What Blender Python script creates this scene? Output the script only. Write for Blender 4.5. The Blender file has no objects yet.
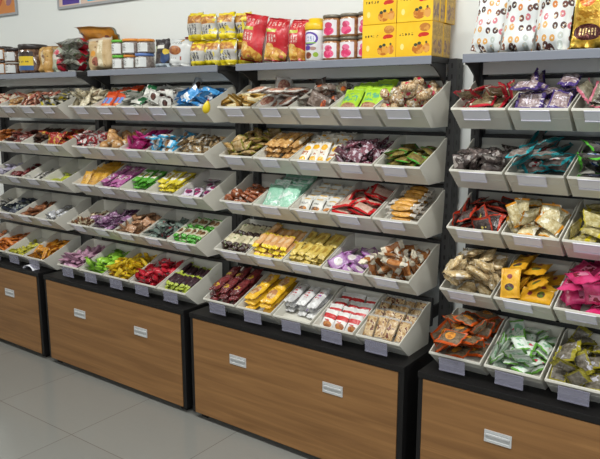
import bpy, bmesh, math, random
from mathutils import Vector, Matrix, Quaternion, Euler
PI = math.pi
SC = bpy.context.scene
COL = SC.collection

# ------------------------------------------------------------------ helpers
def lin(h):
    h = h.lstrip('#')
    o = []
    for i in (0, 2, 4):
        c = int(h[i:i+2], 16) / 255
        o.append(c / 12.92 if c <= .04045 else ((c + .055) / 1.055) ** 2.4)
    return (*o, 1)

def mesh_from(name, verts, faces, uvs=None, smooth=True, fmat=None):
    me = bpy.data.meshes.new(name)
    me.from_pydata(verts, [], faces)
    if uvs is not None:
        l = me.uv_layers.new(name='UVMap')
        for p in me.polygons:
            for li in p.loop_indices:
                l.data[li].uv = uvs[me.loops[li].vertex_index]
    for i, p in enumerate(me.polygons):
        p.use_smooth = smooth
        if fmat: p.material_index = fmat[i]
    me.update()
    return me

class MB:
    """collects shapes for ONE mesh object"""
    def __init__(s): s.v = []; s.f = []; s.m = []; s.uv = {}
    def add(s, vs, fs, mi=0):
        b = len(s.v); s.v += [tuple(p) for p in vs]
        s.f += [tuple(b + i for i in f) for f in fs]; s.m += [mi] * len(fs)
    def box(s, x0, x1, y0, y1, z0, z1, mi=0, bev=0.0, M=None):
        bm = bmesh.new(); bmesh.ops.create_cube(bm, size=1)
        for v in bm.verts:
            v.co = Vector(((x0+x1)/2 + v.co.x*(x1-x0), (y0+y1)/2 + v.co.y*(y1-y0), (z0+z1)/2 + v.co.z*(z1-z0)))
        if bev > 0: bmesh.ops.bevel(bm, geom=list(bm.edges), offset=bev, segments=2, affect='EDGES', profile=.6)
        bm.verts.index_update()
        vs = [(M @ v.co if M else v.co.copy()) for v in bm.verts]
        s.add(vs, [[v.index for v in f.verts] for f in bm.faces], mi); bm.free()
    def prism(s, poly, axis, a, b, mi=0):
        """poly of 2D points extruded along axis (0: poly is y,z)"""
        n = len(poly)
        def P(p, t):
            return (t, p[0], p[1]) if axis == 0 else (p[0], t, p[1]) if axis == 1 else (p[0], p[1], t)
        vs = [P(p, a) for p in poly] + [P(p, b) for p in poly]
        fs = [list(range(n))[::-1], list(range(n, 2*n))] + [[i, (i+1) % n, n+(i+1) % n, n+i] for i in range(n)]
        s.add(vs, fs, mi)
    def lathe(s, prof, n=28, mi=0, c=(0, 0)):
        vs = []; fs = []
        for r, z in prof:
            for k in range(n):
                a = 2*PI*k/n; vs.append((c[0]+r*math.cos(a), c[1]+r*math.sin(a), z))
        m = len(prof)
        for j in range(m-1):
            for k in range(n):
                fs.append([j*n+k, j*n+(k+1) % n, (j+1)*n+(k+1) % n, (j+1)*n+k])
        fs.append(list(range(n))[::-1]); fs.append([(m-1)*n+k for k in range(n)])
        s.add(vs, fs, mi)
    def mesh(s, name, smooth=False):
        me = bpy.data.meshes.new(name); me.from_pydata(s.v, [], s.f)
        for i, p in enumerate(me.polygons): p.material_index = s.m[i]; p.use_smooth = smooth
        bm = bmesh.new(); bm.from_mesh(me); bmesh.ops.recalc_face_normals(bm, faces=list(bm.faces)); bm.to_mesh(me); bm.free()
        me.update(); return me

def obj(name, me, mats=None, parent=None, loc=(0, 0, 0), rot=None):
    o = bpy.data.objects.new(name, me); COL.objects.link(o)
    if mats is not None and me is not None and len(me.materials) == 0:
        for m in (mats if isinstance(mats, (list, tuple)) else [mats]): me.materials.append(m)
    if parent: o.parent = parent
    o.location = loc
    if rot is not None: o.rotation_euler = rot
    return o
def tag(o, label, cat, group=None):
    o['label'] = label; o['category'] = cat
    if group: o['group'] = group
    return o
def empty(name, label, cat, loc, rot=None, group=None):
    o = bpy.data.objects.new(name, None); COL.objects.link(o); o.empty_display_size = .05
    o.location = loc
    if rot is not None: o.rotation_euler = rot
    return tag(o, label, cat, group)
def struct(o): o['kind'] = 'structure'; return o

# ------------------------------------------------------------------ materials
class G:
    def __init__(s, name):
        s.m = bpy.data.materials.new(name); s.m.use_nodes = True
        s.nt = s.m.node_tree; s.nt.nodes.clear()
        s.out = s.n('ShaderNodeOutputMaterial'); s.b = s.n('ShaderNodeBsdfPrincipled')
        s.l(s.b.outputs[0], s.out.inputs[0])
    def n(s, t): return s.nt.nodes.new(t)
    def l(s, a, b): s.nt.links.new(a, b)
    def set(s, sock, v):
        if hasattr(v, 'links') or hasattr(v, 'is_linked'): s.l(v, sock)
        else: sock.default_value = v
    def math(s, op, a, b=None, c=None):
        n = s.n('ShaderNodeMath'); n.operation = op; s.set(n.inputs[0], a)
        if b is not None: s.set(n.inputs[1], b)
        if c is not None: s.set(n.inputs[2], c)
        return n.outputs[0]
    def mix(s, f, a, b):
        n = s.n('ShaderNodeMix'); n.data_type = 'RGBA'
        s.set(n.inputs[0], f); s.set(n.inputs[6], a); s.set(n.inputs[7], b); return n.outputs[2]
    def coords(s, which='Object'):
        if not hasattr(s, 'tc'): s.tc = s.n('ShaderNodeTexCoord')
        return s.tc.outputs[which]
    def noise(s, vec, scale, detail=2, dist=0):
        n = s.n('ShaderNodeTexNoise'); s.l(vec, n.inputs['Vector']); n.inputs['Scale'].default_value = scale
        n.inputs['Detail'].default_value = detail; n.inputs['Distortion'].default_value = dist
        return n.outputs[0]
    def bump(s, h, strength, dist=.002):
        n = s.n('ShaderNodeBump'); s.l(h, n.inputs['Height']); n.inputs['Strength'].default_value = strength
        n.inputs['Distance'].default_value = dist; s.l(n.outputs[0], s.b.inputs['Normal'])
    def fin(s, color, rough=.4, spec=.5, coat=0, metal=0):
        s.set(s.b.inputs['Base Color'], color); s.set(s.b.inputs['Roughness'], rough)
        s.b.inputs['Specular IOR Level'].default_value = spec; s.b.inputs['Coat Weight'].default_value = coat
        s.b.inputs['Coat Roughness'].default_value = .15; s.b.inputs['Metallic'].default_value = metal
        return s.m

def plain(name, c, rough=.5, spec=.5, coat=0, metal=0, var=.06, scale=30):
    g = G(name); n = g.noise(g.coords(), scale, 3)
    a = lin(c); d = tuple(x*(1-var*2) for x in a[:3]) + (1,)
    return g.fin(g.mix(n, a, d), rough, spec, coat, metal)

def printed(name, ops, rough=.32, coat=.25, film=0.0, spec=.5, metal=0.0, obrand=True):
    """layered procedural print on UV-mapped packaging"""
    g = G(name); uvn = g.n('ShaderNodeSeparateXYZ'); g.l(g.coords('UV'), uvn.inputs[0])
    u, v = uvn.outputs[0], uvn.outputs[1]; oc = g.coords('Object')
    oi = g.n('ShaderNodeObjectInfo')
    off = g.n('ShaderNodeVectorMath'); off.operation = 'ADD'
    cmb = g.n('ShaderNodeCombineXYZ')
    r10 = g.math('MULTIPLY', oi.outputs['Random'], .7)
    for k in range(3): g.l(r10, cmb.inputs[k])
    g.l(oc, off.inputs[0]); g.l(cmb.outputs[0], off.inputs[1]); oc = off.outputs[0]
    au = g.math('MULTIPLY', g.math('ABSOLUTE', g.math('SUBTRACT', u, .5)), 2)
    av = g.math('MULTIPLY', g.math('ABSOLUTE', g.math('SUBTRACT', v, .5)), 2)
    def gt(a, t): return g.math('GREATER_THAN', a, t)
    def rect(u0, u1, v0, v1):
        m = g.math('MULTIPLY', gt(u, u0), g.math('LESS_THAN', u, u1))
        return g.math('MULTIPLY', m, g.math('MULTIPLY', gt(v, v0), g.math('LESS_THAN', v, v1)))
    def ell(cx, cy, rx, ry):
        a = g.math('DIVIDE', g.math('SUBTRACT', u, cx), rx); b = g.math('DIVIDE', g.math('SUBTRACT', v, cy), ry)
        return g.math('LESS_THAN', g.math('ADD', g.math('MULTIPLY', a, a), g.math('MULTIPLY', b, b)), 1)
    col = lin('888888'); alpha = None
    for op in ops:
        k = op[0]
        if k == 'N':
            n = g.noise(oc, op[3], 3, .5); mr = g.n('ShaderNodeMapRange'); g.l(n, mr.inputs[0])
            mr.inputs[1].default_value = .38; mr.inputs[2].default_value = .62
            col = g.mix(mr.outputs[0], lin(op[1]), lin(op[2]))
        elif k == 'E': col = g.mix(gt(au, 1-op[2]), col, lin(op[1]))
        elif k == 'S': col = g.mix(gt(av, 1-op[2]), col, lin(op[1]))
        elif k == 'L': col = g.mix(ell(*op[2:6]), col, lin(op[1]))
        elif k == 'R': col = g.mix(rect(*op[2:6]), col, lin(op[1]))
        elif k == 'LN':   # ellipse filled with a noisy picture
            n = g.noise(oc, op[3], 2); cc = g.mix(gt(n, .5), lin(op[1]), lin(op[2])); col = g.mix(ell(*op[4:8]), col, cc)
        elif k == 'RN':
            n = g.noise(oc, op[3], 2); cc = g.mix(gt(n, .5), lin(op[1]), lin(op[2])); col = g.mix(rect(*op[4:8]), col, cc)
        elif k == 'V':
            t = g.n('ShaderNodeTexVoronoi'); g.l(oc, t.inputs['Vector']); t.inputs['Scale'].default_value = op[2]
            col = g.mix(g.math('LESS_THAN', t.outputs['Distance'], op[3]), col, lin(op[1]))
        elif k == 'K': col = g.mix(gt(g.noise(oc, op[2], 2, .3), op[3]), col, lin(op[1]))
        elif k == 'T':
            st = g.math('GREATER_THAN', g.math('SINE', g.math('MULTIPLY', u if len(op) < 8 else v, op[6])), -.2)
            nn = gt(g.noise(oc, 160, 1), .45)
            col = g.mix(g.math('MULTIPLY', rect(*op[2:6]), g.math('MULTIPLY', st, nn)), col, lin(op[1]))
        elif k == 'Z':    # stripes along v or u
            st = g.math('GREATER_THAN', g.math('SINE', g.math('MULTIPLY', v if op[2] == 'v' else u, op[3])), op[4])
            col = g.mix(st, col, lin(op[1]))
        elif k == 'C':    # clear film at ends/edges: (fraction u, fraction v, opacity)
            m = g.math('MAXIMUM', gt(au, 1-op[1]), gt(av, 1-op[2]))
            alpha = g.math('SUBTRACT', 1, g.math('MULTIPLY', m, 1-op[3]))
    if obrand:
        h = g.n('ShaderNodeHueSaturation'); h.inputs['Hue'].default_value = .5
        g.l(g.math('MULTIPLY_ADD', oi.outputs['Random'], .24, .88), h.inputs['Value'])
        g.set(h.inputs['Color'], col); col = h.outputs[0]
    if film: g.bump(g.noise(oc, 70, 3, 1.5), min(1, film*1.5), .006)
    m = g.fin(col, rough, spec, coat, metal)
    if alpha is not None: g.l(alpha, g.b.inputs['Alpha'])
    return m

# ------------------------------------------------------------------ packet meshes
def pillow(L, W, T, end=.14, seed=0, nu=12, nv=6, waist=.06, shape='pillow', vertical=False, sharp=.5):
    """sealed packet: flat crimped ends, swollen middle"""
    rng = random.Random(seed); vs = []; uvs = []; fs = []
    ph = [rng.uniform(0, 6.28) for _ in range(6)]
    for side in (1, -1):
        for i in range(nu+1):
            u = -1 + 2*i/nu
            if shape in ('pillow', 'twist'):          # put rings exactly at the crimp line
                brk = 1-end
                t = i/nu*2-1; k = .72
                u = t/k*brk if abs(t) < k else math.copysign(brk + (abs(t)-k)/(1-k)*end, t)
            for j in range(nv+1):
                v = -1 + 2*j/nv
                b = max(0, 1-abs(u)/(1-end)) if abs(u) < 1-end else 0
                if shape == 'twist':
                    core = max(0, 1-(u/(1-end))**2)**.5 if abs(u) < 1-end else 0
                    fl = (abs(u)-(1-end))/end if abs(u) > 1-end else 0
                    w = W/2*(max(core, .24) if abs(u) < 1-end else .24+.62*fl)
                    th = T/2*max(core, .16)*math.sqrt(max(0, 1-v*v)) if abs(u) < 1-end else T*.05*math.sin(v*5+ph[0])*(fl+.3)
                    y = v*w; x = u*L/2
                elif shape == 'round':
                    r = math.sqrt(u*u+v*v)
                    th = T/2*math.sqrt(max(0, 1-(r/.8)**4)) if r < .8 else T*.03*math.sin(6*math.atan2(v, u)+ph[0])
                    x = u*L/2; y = v*W/2
                else:
                    prof = min(1, (b*2.2))**sharp if b > 0 else 0
                    w = W/2*(1-waist*prof)
                    th = T/2*prof*(max(0, 1-v**4))**.6
                    th *= 1+.16*math.sin(3*u*2+ph[1])*math.sin(2.2*v+ph[2])
                    wr = (1-b)*T*.10*math.sin(v*7+ph[3])*(.4+abs(u))
                    x = u*L/2; y = v*w
                    th = th + side*wr + side*T*.05*math.sin(4*u+ph[4])
                    if abs(u) >= 1-end: th += side*T*.12*math.sin(v*2+ph[5])*(abs(u)-(1-end))/end
                z = side*th
                if abs(v) == 1 or abs(u) == 1: z = z if side == 1 else None
                vs.append((x, y, z)); uvs.append(((u+1)/2, (v+1)/2))
    n1 = (nu+1)*(nv+1)
    for k in range(n1, 2*n1):
        if vs[k][2] is None: vs[k] = (vs[k][0], vs[k][1], vs[k-n1][2]-.0006)
    for s in (0, 1):
        for i in range(nu):
            for j in range(nv):
                a = s*n1+i*(nv+1)+j; q = [a, a+nv+1, a+nv+2, a+1]
                fs.append(q if s == 0 else q[::-1])
    ring = [i*(nv+1) for i in range(nu+1)] + [nu*(nv+1)+j for j in range(1, nv+1)] + [i*(nv+1)+nv for i in range(nu-1, -1, -1)] + [j for j in range(nv-1, 0, -1)]
    for a, b in zip(ring, ring[1:]+ring[:1]): fs.append([a, a+n1, b+n1, b][::-1])
    if vertical:       # stand it up: length becomes height, origin at the base, front faces -y
        vs = [(y, -z, x+L/2) for x, y, z in vs]; uvs = [(b, a) for a, b in uvs]
    return mesh_from('packet', vs, fs, uvs)

def cuboid(L, W, T, bev=.12, seed=0):
    mb = MB(); mb.box(-L/2, L/2, -W/2, W/2, -T/2, T/2, bev=T*bev); me = mb.mesh('block')
    lay = me.uv_layers.new(name='UVMap')
    for lp in me.loops:
        c = me.vertices[lp.vertex_index].co; lay.data[lp.index].uv = (c.x/L+.5, c.y/W+.5)
    return me
def disc(D, T, seed=0):
    mb = MB(); R = D/2; rng = random.Random(seed)
    mb.lathe([(R*.5, -T/2), (R*.9, -T/2), (R, -T*.2), (R, T*.2), (R*.88, T*.46), (R*.45, T*.5)], 14)
    vs = [(x*(1+.04*math.sin(3*math.atan2(y, x)+seed)), y, z+.08*T*math.sin(x/R*3+seed)) for x, y, z in mb.v]
    uvs = [(x/D+.5, y/D+.5) for x, y, z in vs]
    return mesh_from('disc', vs, mb.f, uvs)
def lump(D, seed=0, sq=.85):
    bm = bmesh.new(); bmesh.ops.create_icosphere(bm, subdivisions=2, radius=D/2)
    r = random.Random(seed); p = [r.uniform(0, 6) for _ in range(3)]
    for v in bm.verts:
        c = v.co; k = 1+.12*math.sin(c.x/D*9+p[0])+.1*math.sin(c.y/D*11+p[1])+.08*math.sin(c.z/D*13+p[2])+r.uniform(-.07, .07)
        v.co = Vector((c.x*k, c.y*k, c.z*k*sq))
    bm.verts.index_update(); vs = [tuple(v.co) for v in bm.verts]; fs = [[v.index for v in f.verts] for f in bm.faces]; bm.free()
    return mesh_from('lump', vs, fs, [(x/D+.5, y/D+.5) for x, y, z in vs])

def make_shape(shape, dims, seed=0):
    d = [a/100 for a in dims]
    if shape == 'pillow': return pillow(d[0], d[1], d[2], .14, seed)
    if shape == 'bar': return pillow(d[0], d[1], d[2], .11, seed, waist=.02, sharp=.3)
    if shape == 'twist': return pillow(d[0], d[1], d[2], .3, seed, shape='twist')
    if shape == 'round': return pillow(d[0], d[1], d[2], .1, seed, nu=10, nv=10, shape='round')
    if shape == 'block': return cuboid(d[0], d[1], d[2], .2)
    if shape == 'disc': return disc(d[0], d[2], seed)
    if shape == 'lump': return lump(d[0], seed)

# bin profile (y from the lip, z from the bin bottom)
BW = .2; LIP = .073; BF = .085; BD = .258; BT = .178
FLOOR0 = (.034, .046); FLOOR1 = (.252, .118)

def neat(u, r, i, dims, cnt, mode):
    """packets filed by hand: leaning rows ('stand') or rows laid along the slope"""
    L, W, T_ = [a/100 for a in dims]; rng = random.Random(u*500+r*50+i); out = []
    ang = math.atan2(FLOOR1[1]-FLOOR0[1], FLOOR1[0]-FLOOR0[0])
    fz = lambda y: FLOOR0[1]+(y-FLOOR0[0])*math.tan(ang)
    X = Vector((1, 0, 0)); Z = Vector((0, 0, 1))
    if mode == 'stand':
        th = math.radians(50); nc = max(1, int((BW-.012)/(W*.94))); dy = T_*.95/math.sin(th-ang); y = .040
        while y+L*math.cos(th) < .25:
            for c in range(nc):
                a = th+rng.uniform(-.07, .07); yy = y+rng.uniform(-.003, .003)
                p = Vector((BW/2+(c-(nc-1)/2)*(BW-.014)/nc+rng.uniform(-.003, .003), yy+L/2*math.cos(a), fz(yy)+.004+L/2*math.sin(a)))
                q = Quaternion(Z, rng.uniform(-.06, .06)) @ Quaternion(X, a) @ Quaternion(Z, PI/2+rng.uniform(-.06, .06))
                out.append((p, q))
            y += dy
        return out
    a_, w_ = (L, W) if mode == 'rowsy' else (W, L)
    nc = max(1, int((BW-.016)/(w_*.98))); nr = max(1, int(.205/(a_*.9))); per = nc*nr; n = min(int(cnt*1.15), per*3)
    for k in range(n):
        lay = k//per; m = k % per
        rr = m//nc; c = m % nc
        s = (rr+.5)*(.205/nr)+.004; pt = ang+.10+rng.uniform(-.05, .05)
        y = FLOOR0[0]+s*math.cos(ang); h = T_*(lay*.93+.55)+a_*.05
        p = Vector((BW/2+(c-(nc-1)/2)*(BW-.016)/nc+rng.uniform(-.003, .003), y-h*math.sin(ang)*.4+rng.uniform(-.009, .009), fz(y)+h))
        q = Quaternion(X, pt) @ Quaternion(Z, (PI/2 if mode == 'rowsy' else 0)+rng.uniform(-.15, .15)) @ Quaternion(X, rng.uniform(-.14, .14))
        out.append((p, q))
    return out
# contents of the bins: (unit,row): list of (object name, category, phrase, shape, dims cm, count, mode, print layers, film, options)
PK, CK = 'candy_packet', 'biscuit_packet'
T = {}
T[1,0] = [
 (PK,'packet','red and cream packets','pillow',(7.5,4.5,1.8),25,'pile',[('N','b08a6a','d8c8b4',40),('E','a83a2c',.25)],.3),
 (CK,'packet','tan wafer sticks in film','bar',(12,3,1.8),22,'rowsx',[('N','8a5a34','c49a62',50),('C',.12,.0,.6),('K','d9cdb8',30,.62)],.4),
 (PK,'packet','pinkish red printed packets','pillow',(7,4.8,1.8),28,'pile',[('N','a8483a','d0a084',60),('K','e0d6c6',45,.58)],.3),
 (PK,'packet','black white and yellow packets','pillow',(7,4.5,1.8),28,'pile',[('N','c9c4b4','8f8b80',40),('K','2a2826',28,.56),('L','d8c22c',.5,.5,.2,.3)],.3)]
T[1,1] = [
 (PK,'packet','orange brown packets','pillow',(7,4.5,1.8),24,'pile',[('N','9a5228','c07a3a',50)],.3),
 (PK,'packet','dark red cake packets','pillow',(7,4.5,1.8),22,'pile',[('N','5a2420','8a4034',50),('K','cfc4b8',35,.63)],.3),
 (CK,'packet','dark brown long packets','bar',(12,3.6,1.8),19,'rowsy',[('N','2c1a14','4a2e22',40)],.3),
 (PK,'packet','red packets with gold print','pillow',(7,4.8,1.8),25,'pile',[('N','a02c22','8a2a20',40),('K','c49a3c',40,.56)],.3)]
T[1,2] = [
 (PK,'packet','pale lilac packets','pillow',(7,4.5,1.6),13,'pile',[('N','a49ab4','c8c2d0',40)],.3),
 ('jelly_candy','candy','dark red jelly candies','twist',(6.5,3.2,2.2),21,'pile',[('N','4a1416','7c2a2a',70),('C',.3,0,.5)],.3),
 (PK,'packet','silver white packets','pillow',(7,4.2,1.6),9,'pile',[('N','b9b6b0','dcd8d2',40),('K','4a4848',35,.6)],.3),
 (PK,'packet','lime yellow sachets','pillow',(7,4,1.2),8,'pile',[('N','8f9a28','c2c43c',40)],.3)]
T[1,3] = [
 (PK,'packet','white and black packets','pillow',(7,4.2,1.6),13,'pile',[('N','b4b2ac','8e8c88',40),('K','222222',30,.55)],.3),
 (PK,'packet','navy and grey packets','pillow',(7,4.5,1.8),17,'pile',[('N','23283a','3a4050',50),('K','8a9086',35,.6)],.3),
 (PK,'packet','rust brown packets','pillow',(6.5,4.2,1.6),18,'pile',[('N','5e3220','96603c',60)],.3),
 (PK,'packet','silver foil packets','pillow',(7,4.2,1.5),9,'pile',[('N','8e8e92','c6c6ca',40),('K','e4e4e4',40,.6)],.3)]
T[1,4] = [
 (PK,'packet','brown orange packets','pillow',(7,3.5,1.6),18,'pile',[('N','8a4620','b06a2a',50)],.3),
 ('snack_stick','stick','orange snack sticks','bar',(8,2,1.5),39,'pile',[('N','a8541c','d07a2c',60)],.3),
 ('candy','candy','small yellow green candies','twist',(5,2.4,1.8),34,'pile',[('N','8e8a28','c4bc34',60)],.2),
 (PK,'packet','golden orange packets','bar',(8.5,3,1.8),26,'pile',[('N','b06c1c','d89a34',50),('K','7a2a1c',30,.66)],.4)]
T[2,0] = [
 ('nut_packet','packet','pale cream peanut packets','pillow',(6.6,4.5,2),37,'pile',[('N','c2b494','e0d6bc',90),('C',.12,.1,.5)],.5),
 (PK,'packet','orange packets with blue lettering','pillow',(12.3,9,2.5),12,'stand',[('N','d8541c','c8441a',30),('R','6a8fd0',.3,.62,.55,.85),('R','6a8fd0',.3,.62,.15,.45),('RN','e0a02c','d8541c',80,.05,.28,.05,.95),('E','c23a14',.08)],.3),
 (PK,'packet','white packets with green patches','pillow',(8.2,5.6,1.8),24,'pile',[('N','d6d4cc','bcbab0',40),('K','1f5a34',22,.56)],.3),
 (PK,'packet','white packets with chocolate pictures','pillow',(8.2,5.6,2),24,'pile',[('N','dedbd4','c6c2ba',40),('LN','38201c','5a3228',60,.42,.5,.22,.34)],.3),
 (PK,'packet','blue and white packets','pillow',(8.2,5.1,2),26,'pile',[('N','2f78b8','4a94cc',30),('K','e2e6ea',24,.56)],.3)]
T[2,1] = [
 (PK,'packet','red and white speckled packets','pillow',(6.6,4.5,1.6),35,'pile',[('N','d0c8c4','b8aca8',50),('K','a82c34',50,.5),('K','2c2a2c',40,.66)],.3),
 (CK,'packet','round tan biscuit packs','lump',(6.5,6.5,6),12,'pile',[('N','a87844','cfa068',60),('K','ded0ba',30,.63)],.5),
 (PK,'packet','magenta packets','pillow',(8.2,6.1,2),20,'pile',[('N','a81e68','c0347e',30),('K','dc8ab4',45,.62)],.3),
 (PK,'packet','sky blue and white packets','bar',(10.2,4.5,1.6),22,'pile',[('N','e0e2e2','cfd4d6',40),('E','3a9ac4',.3),('S','3a9ac4',.22),('LN','7a5238','b08a60',70,.5,.5,.16,.5)],.3),
 ('nut_packet','packet','brown nut cluster packets','pillow',(6.6,4.5,1.6),35,'pile',[('N','6e5236','b09468',80),('K','d8d2c6',50,.58),('C',.14,.1,.5)],.5)]
T[2,2] = [
 (CK,'packet','mustard yellow packets','bar',(10.1,6.2,2),18,'stand',[('N','c08a1c','d8a630',30),('T','8a4a1c',.3,.7,.3,.7,60)],.3),
 (PK,'packet','purple pink packets','bar',(10.1,5,1.8),21,'rowsy',[('N','a04a88','bc74a4',30),('RN','7a3a3c','d8c8d0',90,.3,.7,.2,.8),('K','d8ccd4',60,.64)],.3),
 (PK,'packet','bright green packets','bar',(12.3,5,2),16,'rowsy',[('N','4a9a2c','62ac3c',30),('R','dcdccc',.25,.7,.12,.88),('LN','d8a83c','7a9a4c',70,.45,.5,.12,.3),('K','2c5a24',60,.68)],.3),
 (PK,'packet','yellow packets with white centres','bar',(12.3,5,2.2),16,'rowsy',[('N','cdb828','dccb3a',30),('R','dedcd0',.2,.75,.14,.86),('LN','a8804c','d8c8a8',80,.48,.5,.18,.26),('K','8a7a2c',60,.68)],.3),
 (PK,'packet','purple and white sachets','pillow',(8.2,5.1,1.3),10,'pile',[('N','c2b4c2','d8d0d8',40),('LN','a82c6a','5a2c4c',60,.5,.5,.28,.36),('E','4e3a52',.12)],.3)]
T[2,3] = [
 ('candy','candy','brown and cream small candies','twist',(5,2.5,1.8),45,'pile',[('N','5e3a26','8a5a3c',60),('K','d6c8a8',50,.54)],.2),
 (PK,'packet','violet foil packets','pillow',(6.6,4.3,1.6),33,'pile',[('N','7a4a74','a07898',80),('K','cdb8cc',70,.57),('K','5a2c52',60,.66)],.5),
 (PK,'packet','peach coloured noodle packets','pillow',(6.6,4.5,1.6),26,'pile',[('N','9a6a48','c49a78',80),('C',.14,.1,.5)],.5),
 (PK,'packet','dark green and red packets','pillow',(6.1,4.1,1.5),33,'pile',[('N','5c6e64','8a948c',50),('K','2c2428',30,.58),('K','8a2430',36,.66)],.5),
 (PK,'packet','green and cream bar packets','bar',(8.4,3.4,1.7),39,'rowsy',[('N','b8b294','d0ccb4',50),('E','4a9a2c',.35),('LN','5a3a26','8a6a48',60,.5,.5,.22,.4)],.3)]
T[2,4] = [
 ('snack_stick','stick','lilac pink snack sticks','bar',(9.2,2.5,1.6),35,'pile',[('N','a4748c','c49ab0',40)],.3),
 (PK,'packet','lime green packets','twist',(7.5,4.8,2.6),24,'pile',[('N','6ea022','92c83c',30),('K','b4dc64',40,.64)],.3),
 (PK,'packet','yellow packets with red dots','bar',(7.1,2.8,1.6),49,'pile',[('N','c8a41c','e0c22e',40),('K','8a3a1a',50,.64)],.3),
 (PK,'packet','glossy red packets','twist',(7.5,4.2,2.6),31,'pile',[('N','a8162a','c42a38',30),('K','6a5250',36,.64)],.4),
 ('chocolate_bar','bar','dark bars with lime ends','bar',(9.5,2.5,1.7),32,'rowsy',[('N','2a1820','40262e',50),('E','a4b03c',.3)],.3)]
T[3,0] = [
 (CK,'packet','cream wafers in gold wrap','bar',(8.2,2.5,1.8),32,'pile',[('N','d8c490','e8dab0',50),('E','a87c34',.34),('S','b48a3c',.3)],.3),
 (CK,'packet','round pink-brown waffles in film','round',(9,9,2),17,'pile',[('N','cdc6bc','dcd6ce',40),('LN','a86a5c','c49a80',90,.5,.5,.36,.36),('C',.16,.16,.4)],.5),
 (PK,'packet','grey-brown packets with orange seals','pillow',(9.2,6.6,2.2),14,'pile',[('N','5c4a40','8a7a70',50),('K','aaa49c',30,.6),('LN','c2602c','8a3c28',60,.25,.5,.1,.3)],.5),
 (PK,'packet','lime green packets with brown picture','pillow',(12.3,9,2.7),9,'stand',[('N','9cc42c','b0d43c',30),('RN','5aa078','9cc42c',60,.42,.75,.15,.85),('LN','8a5a38','a87850',60,.2,.5,.15,.42)],.3),
 ('nut_ball','candy','beige nut balls with red spots','lump',(4.4,4.4,4.0),46,'pile',[('N','8a6640','cbb088',150),('K','e2d8c8',70,.6),('L','b81c3c',.42,.4,.2,.15)],.6)]
T[3,1] = [
 (CK,'packet','tan cakes with olive seals','pillow',(7.1,5.1,2),32,'pile',[('N','a8844c','d0b484',60),('E','8c8630',.2)],.5),
 (CK,'packet','long tan biscuits in film','bar',(13.4,4.5,2.5),18,'rowsy',[('N','a87840','d0a468',60),('K','dccbb0',28,.6),('R','d8a02c',.35,.6,.35,.55)],.5),
 (CK,'packet','white packets with yellow circles','bar',(11.8,4.5,2.2),15,'stand',[('N','d8d0c0','e6e0d4',40),('L','dca41e',.2,.5,.12,.36),('L','dca41e',.7,.5,.12,.36),('RN','a86a4c','d8d0c0',60,.38,.56,.2,.8)],.4),
 (PK,'packet','plum red foil packets','pillow',(6.6,4.5,1.8),36,'pile',[('N','6a3c48','8c5a66',80),('K','c4b4bc',80,.57),('K','8a2440',60,.68)],.6),
 (CK,'packet','brown discs in green film','round',(6.5,6.5,1.7),21,'pile',[('N','6a5a30','8a7640',60),('E','4a9a34',.26),('S','7a7c34',.2)],.4)]
T[3,2] = [
 ('cookie','cookie','reddish brown round cookies','disc',(4.6,4.6,1.5),30,'pile',[('N','7c3c22','a4603c',70),('K','d8c8bc',40,.64)],.4),
 (PK,'packet','mint green large packets','pillow',(13.4,9,2.2),9,'stand',[('N','8ac0a4','a8d0ba',24),('K','d2ded6',30,.58),('E','b8c4bc',.1)],.5),
 (PK,'packet','white packets with biscuit pictures','pillow',(8.0,6.2,2.0),18,'stand',[('N','dcdad2','ccc8be',40),('LN','c07a2c','5a3a26',60,.26,.5,.13,.36),('T','4a4440',.5,.62,.2,.8,50,1),('R','d8a848',.82,.9,.15,.7)],.3),
 (PK,'packet','red packets with clear centres','pillow',(9.2,5.6,1.8),20,'pile',[('N','b08c7c','c8aa98',60),('E','c01e22',.26),('S','c4262a',.25)],.5),
 (CK,'packet','golden twisted sticks in film','twist',(13,3.6,2.6),21,'rowsx',[('N','b07a2c','d29c48',50),('E','d6cec2',.36),('C',.3,0,.6)],.5)]
T[3,3] = [
 (PK,'packet','cream packets with dark brown ends','bar',(9,3.4,1.8),31,'rowsy',[('N','bcb08e','d6ceb0',50),('E','38201c',.36),('K','6a7a4a',40,.66)],.3),
 (CK,'packet','beige biscuits with yellow ends','bar',(10.1,3.6,2.5),23,'rowsy',[('N','c08a50','d6a670',50),('E','e0c224',.26),('L','d8b48a',.5,.5,.2,.3)],.3),
 (CK,'packet','gold wrapped wafer bars','bar',(9,3.6,2),31,'rowsy',[('N','b89c44','d4bc66',40),('R','a88436',.3,.7,.3,.7)],.3),
 (PK,'packet','violet and white packets','pillow',(7.6,5.6,1.6),12,'pile',[('N','a070a4','c09ac4',40),('LN','d8cec8','e4dcdc',60,.5,.5,.24,.34),('E','8a3f8c',.12)],.4),
 (CK,'packet','brown rolls in white wrappers','bar',(9.2,3.5,2.5),29,'pile',[('N','9a5a2c','ba7c46',50),('E','d8ceb8',.4),('K','e0d8cc',24,.64)],.4)]
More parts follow.
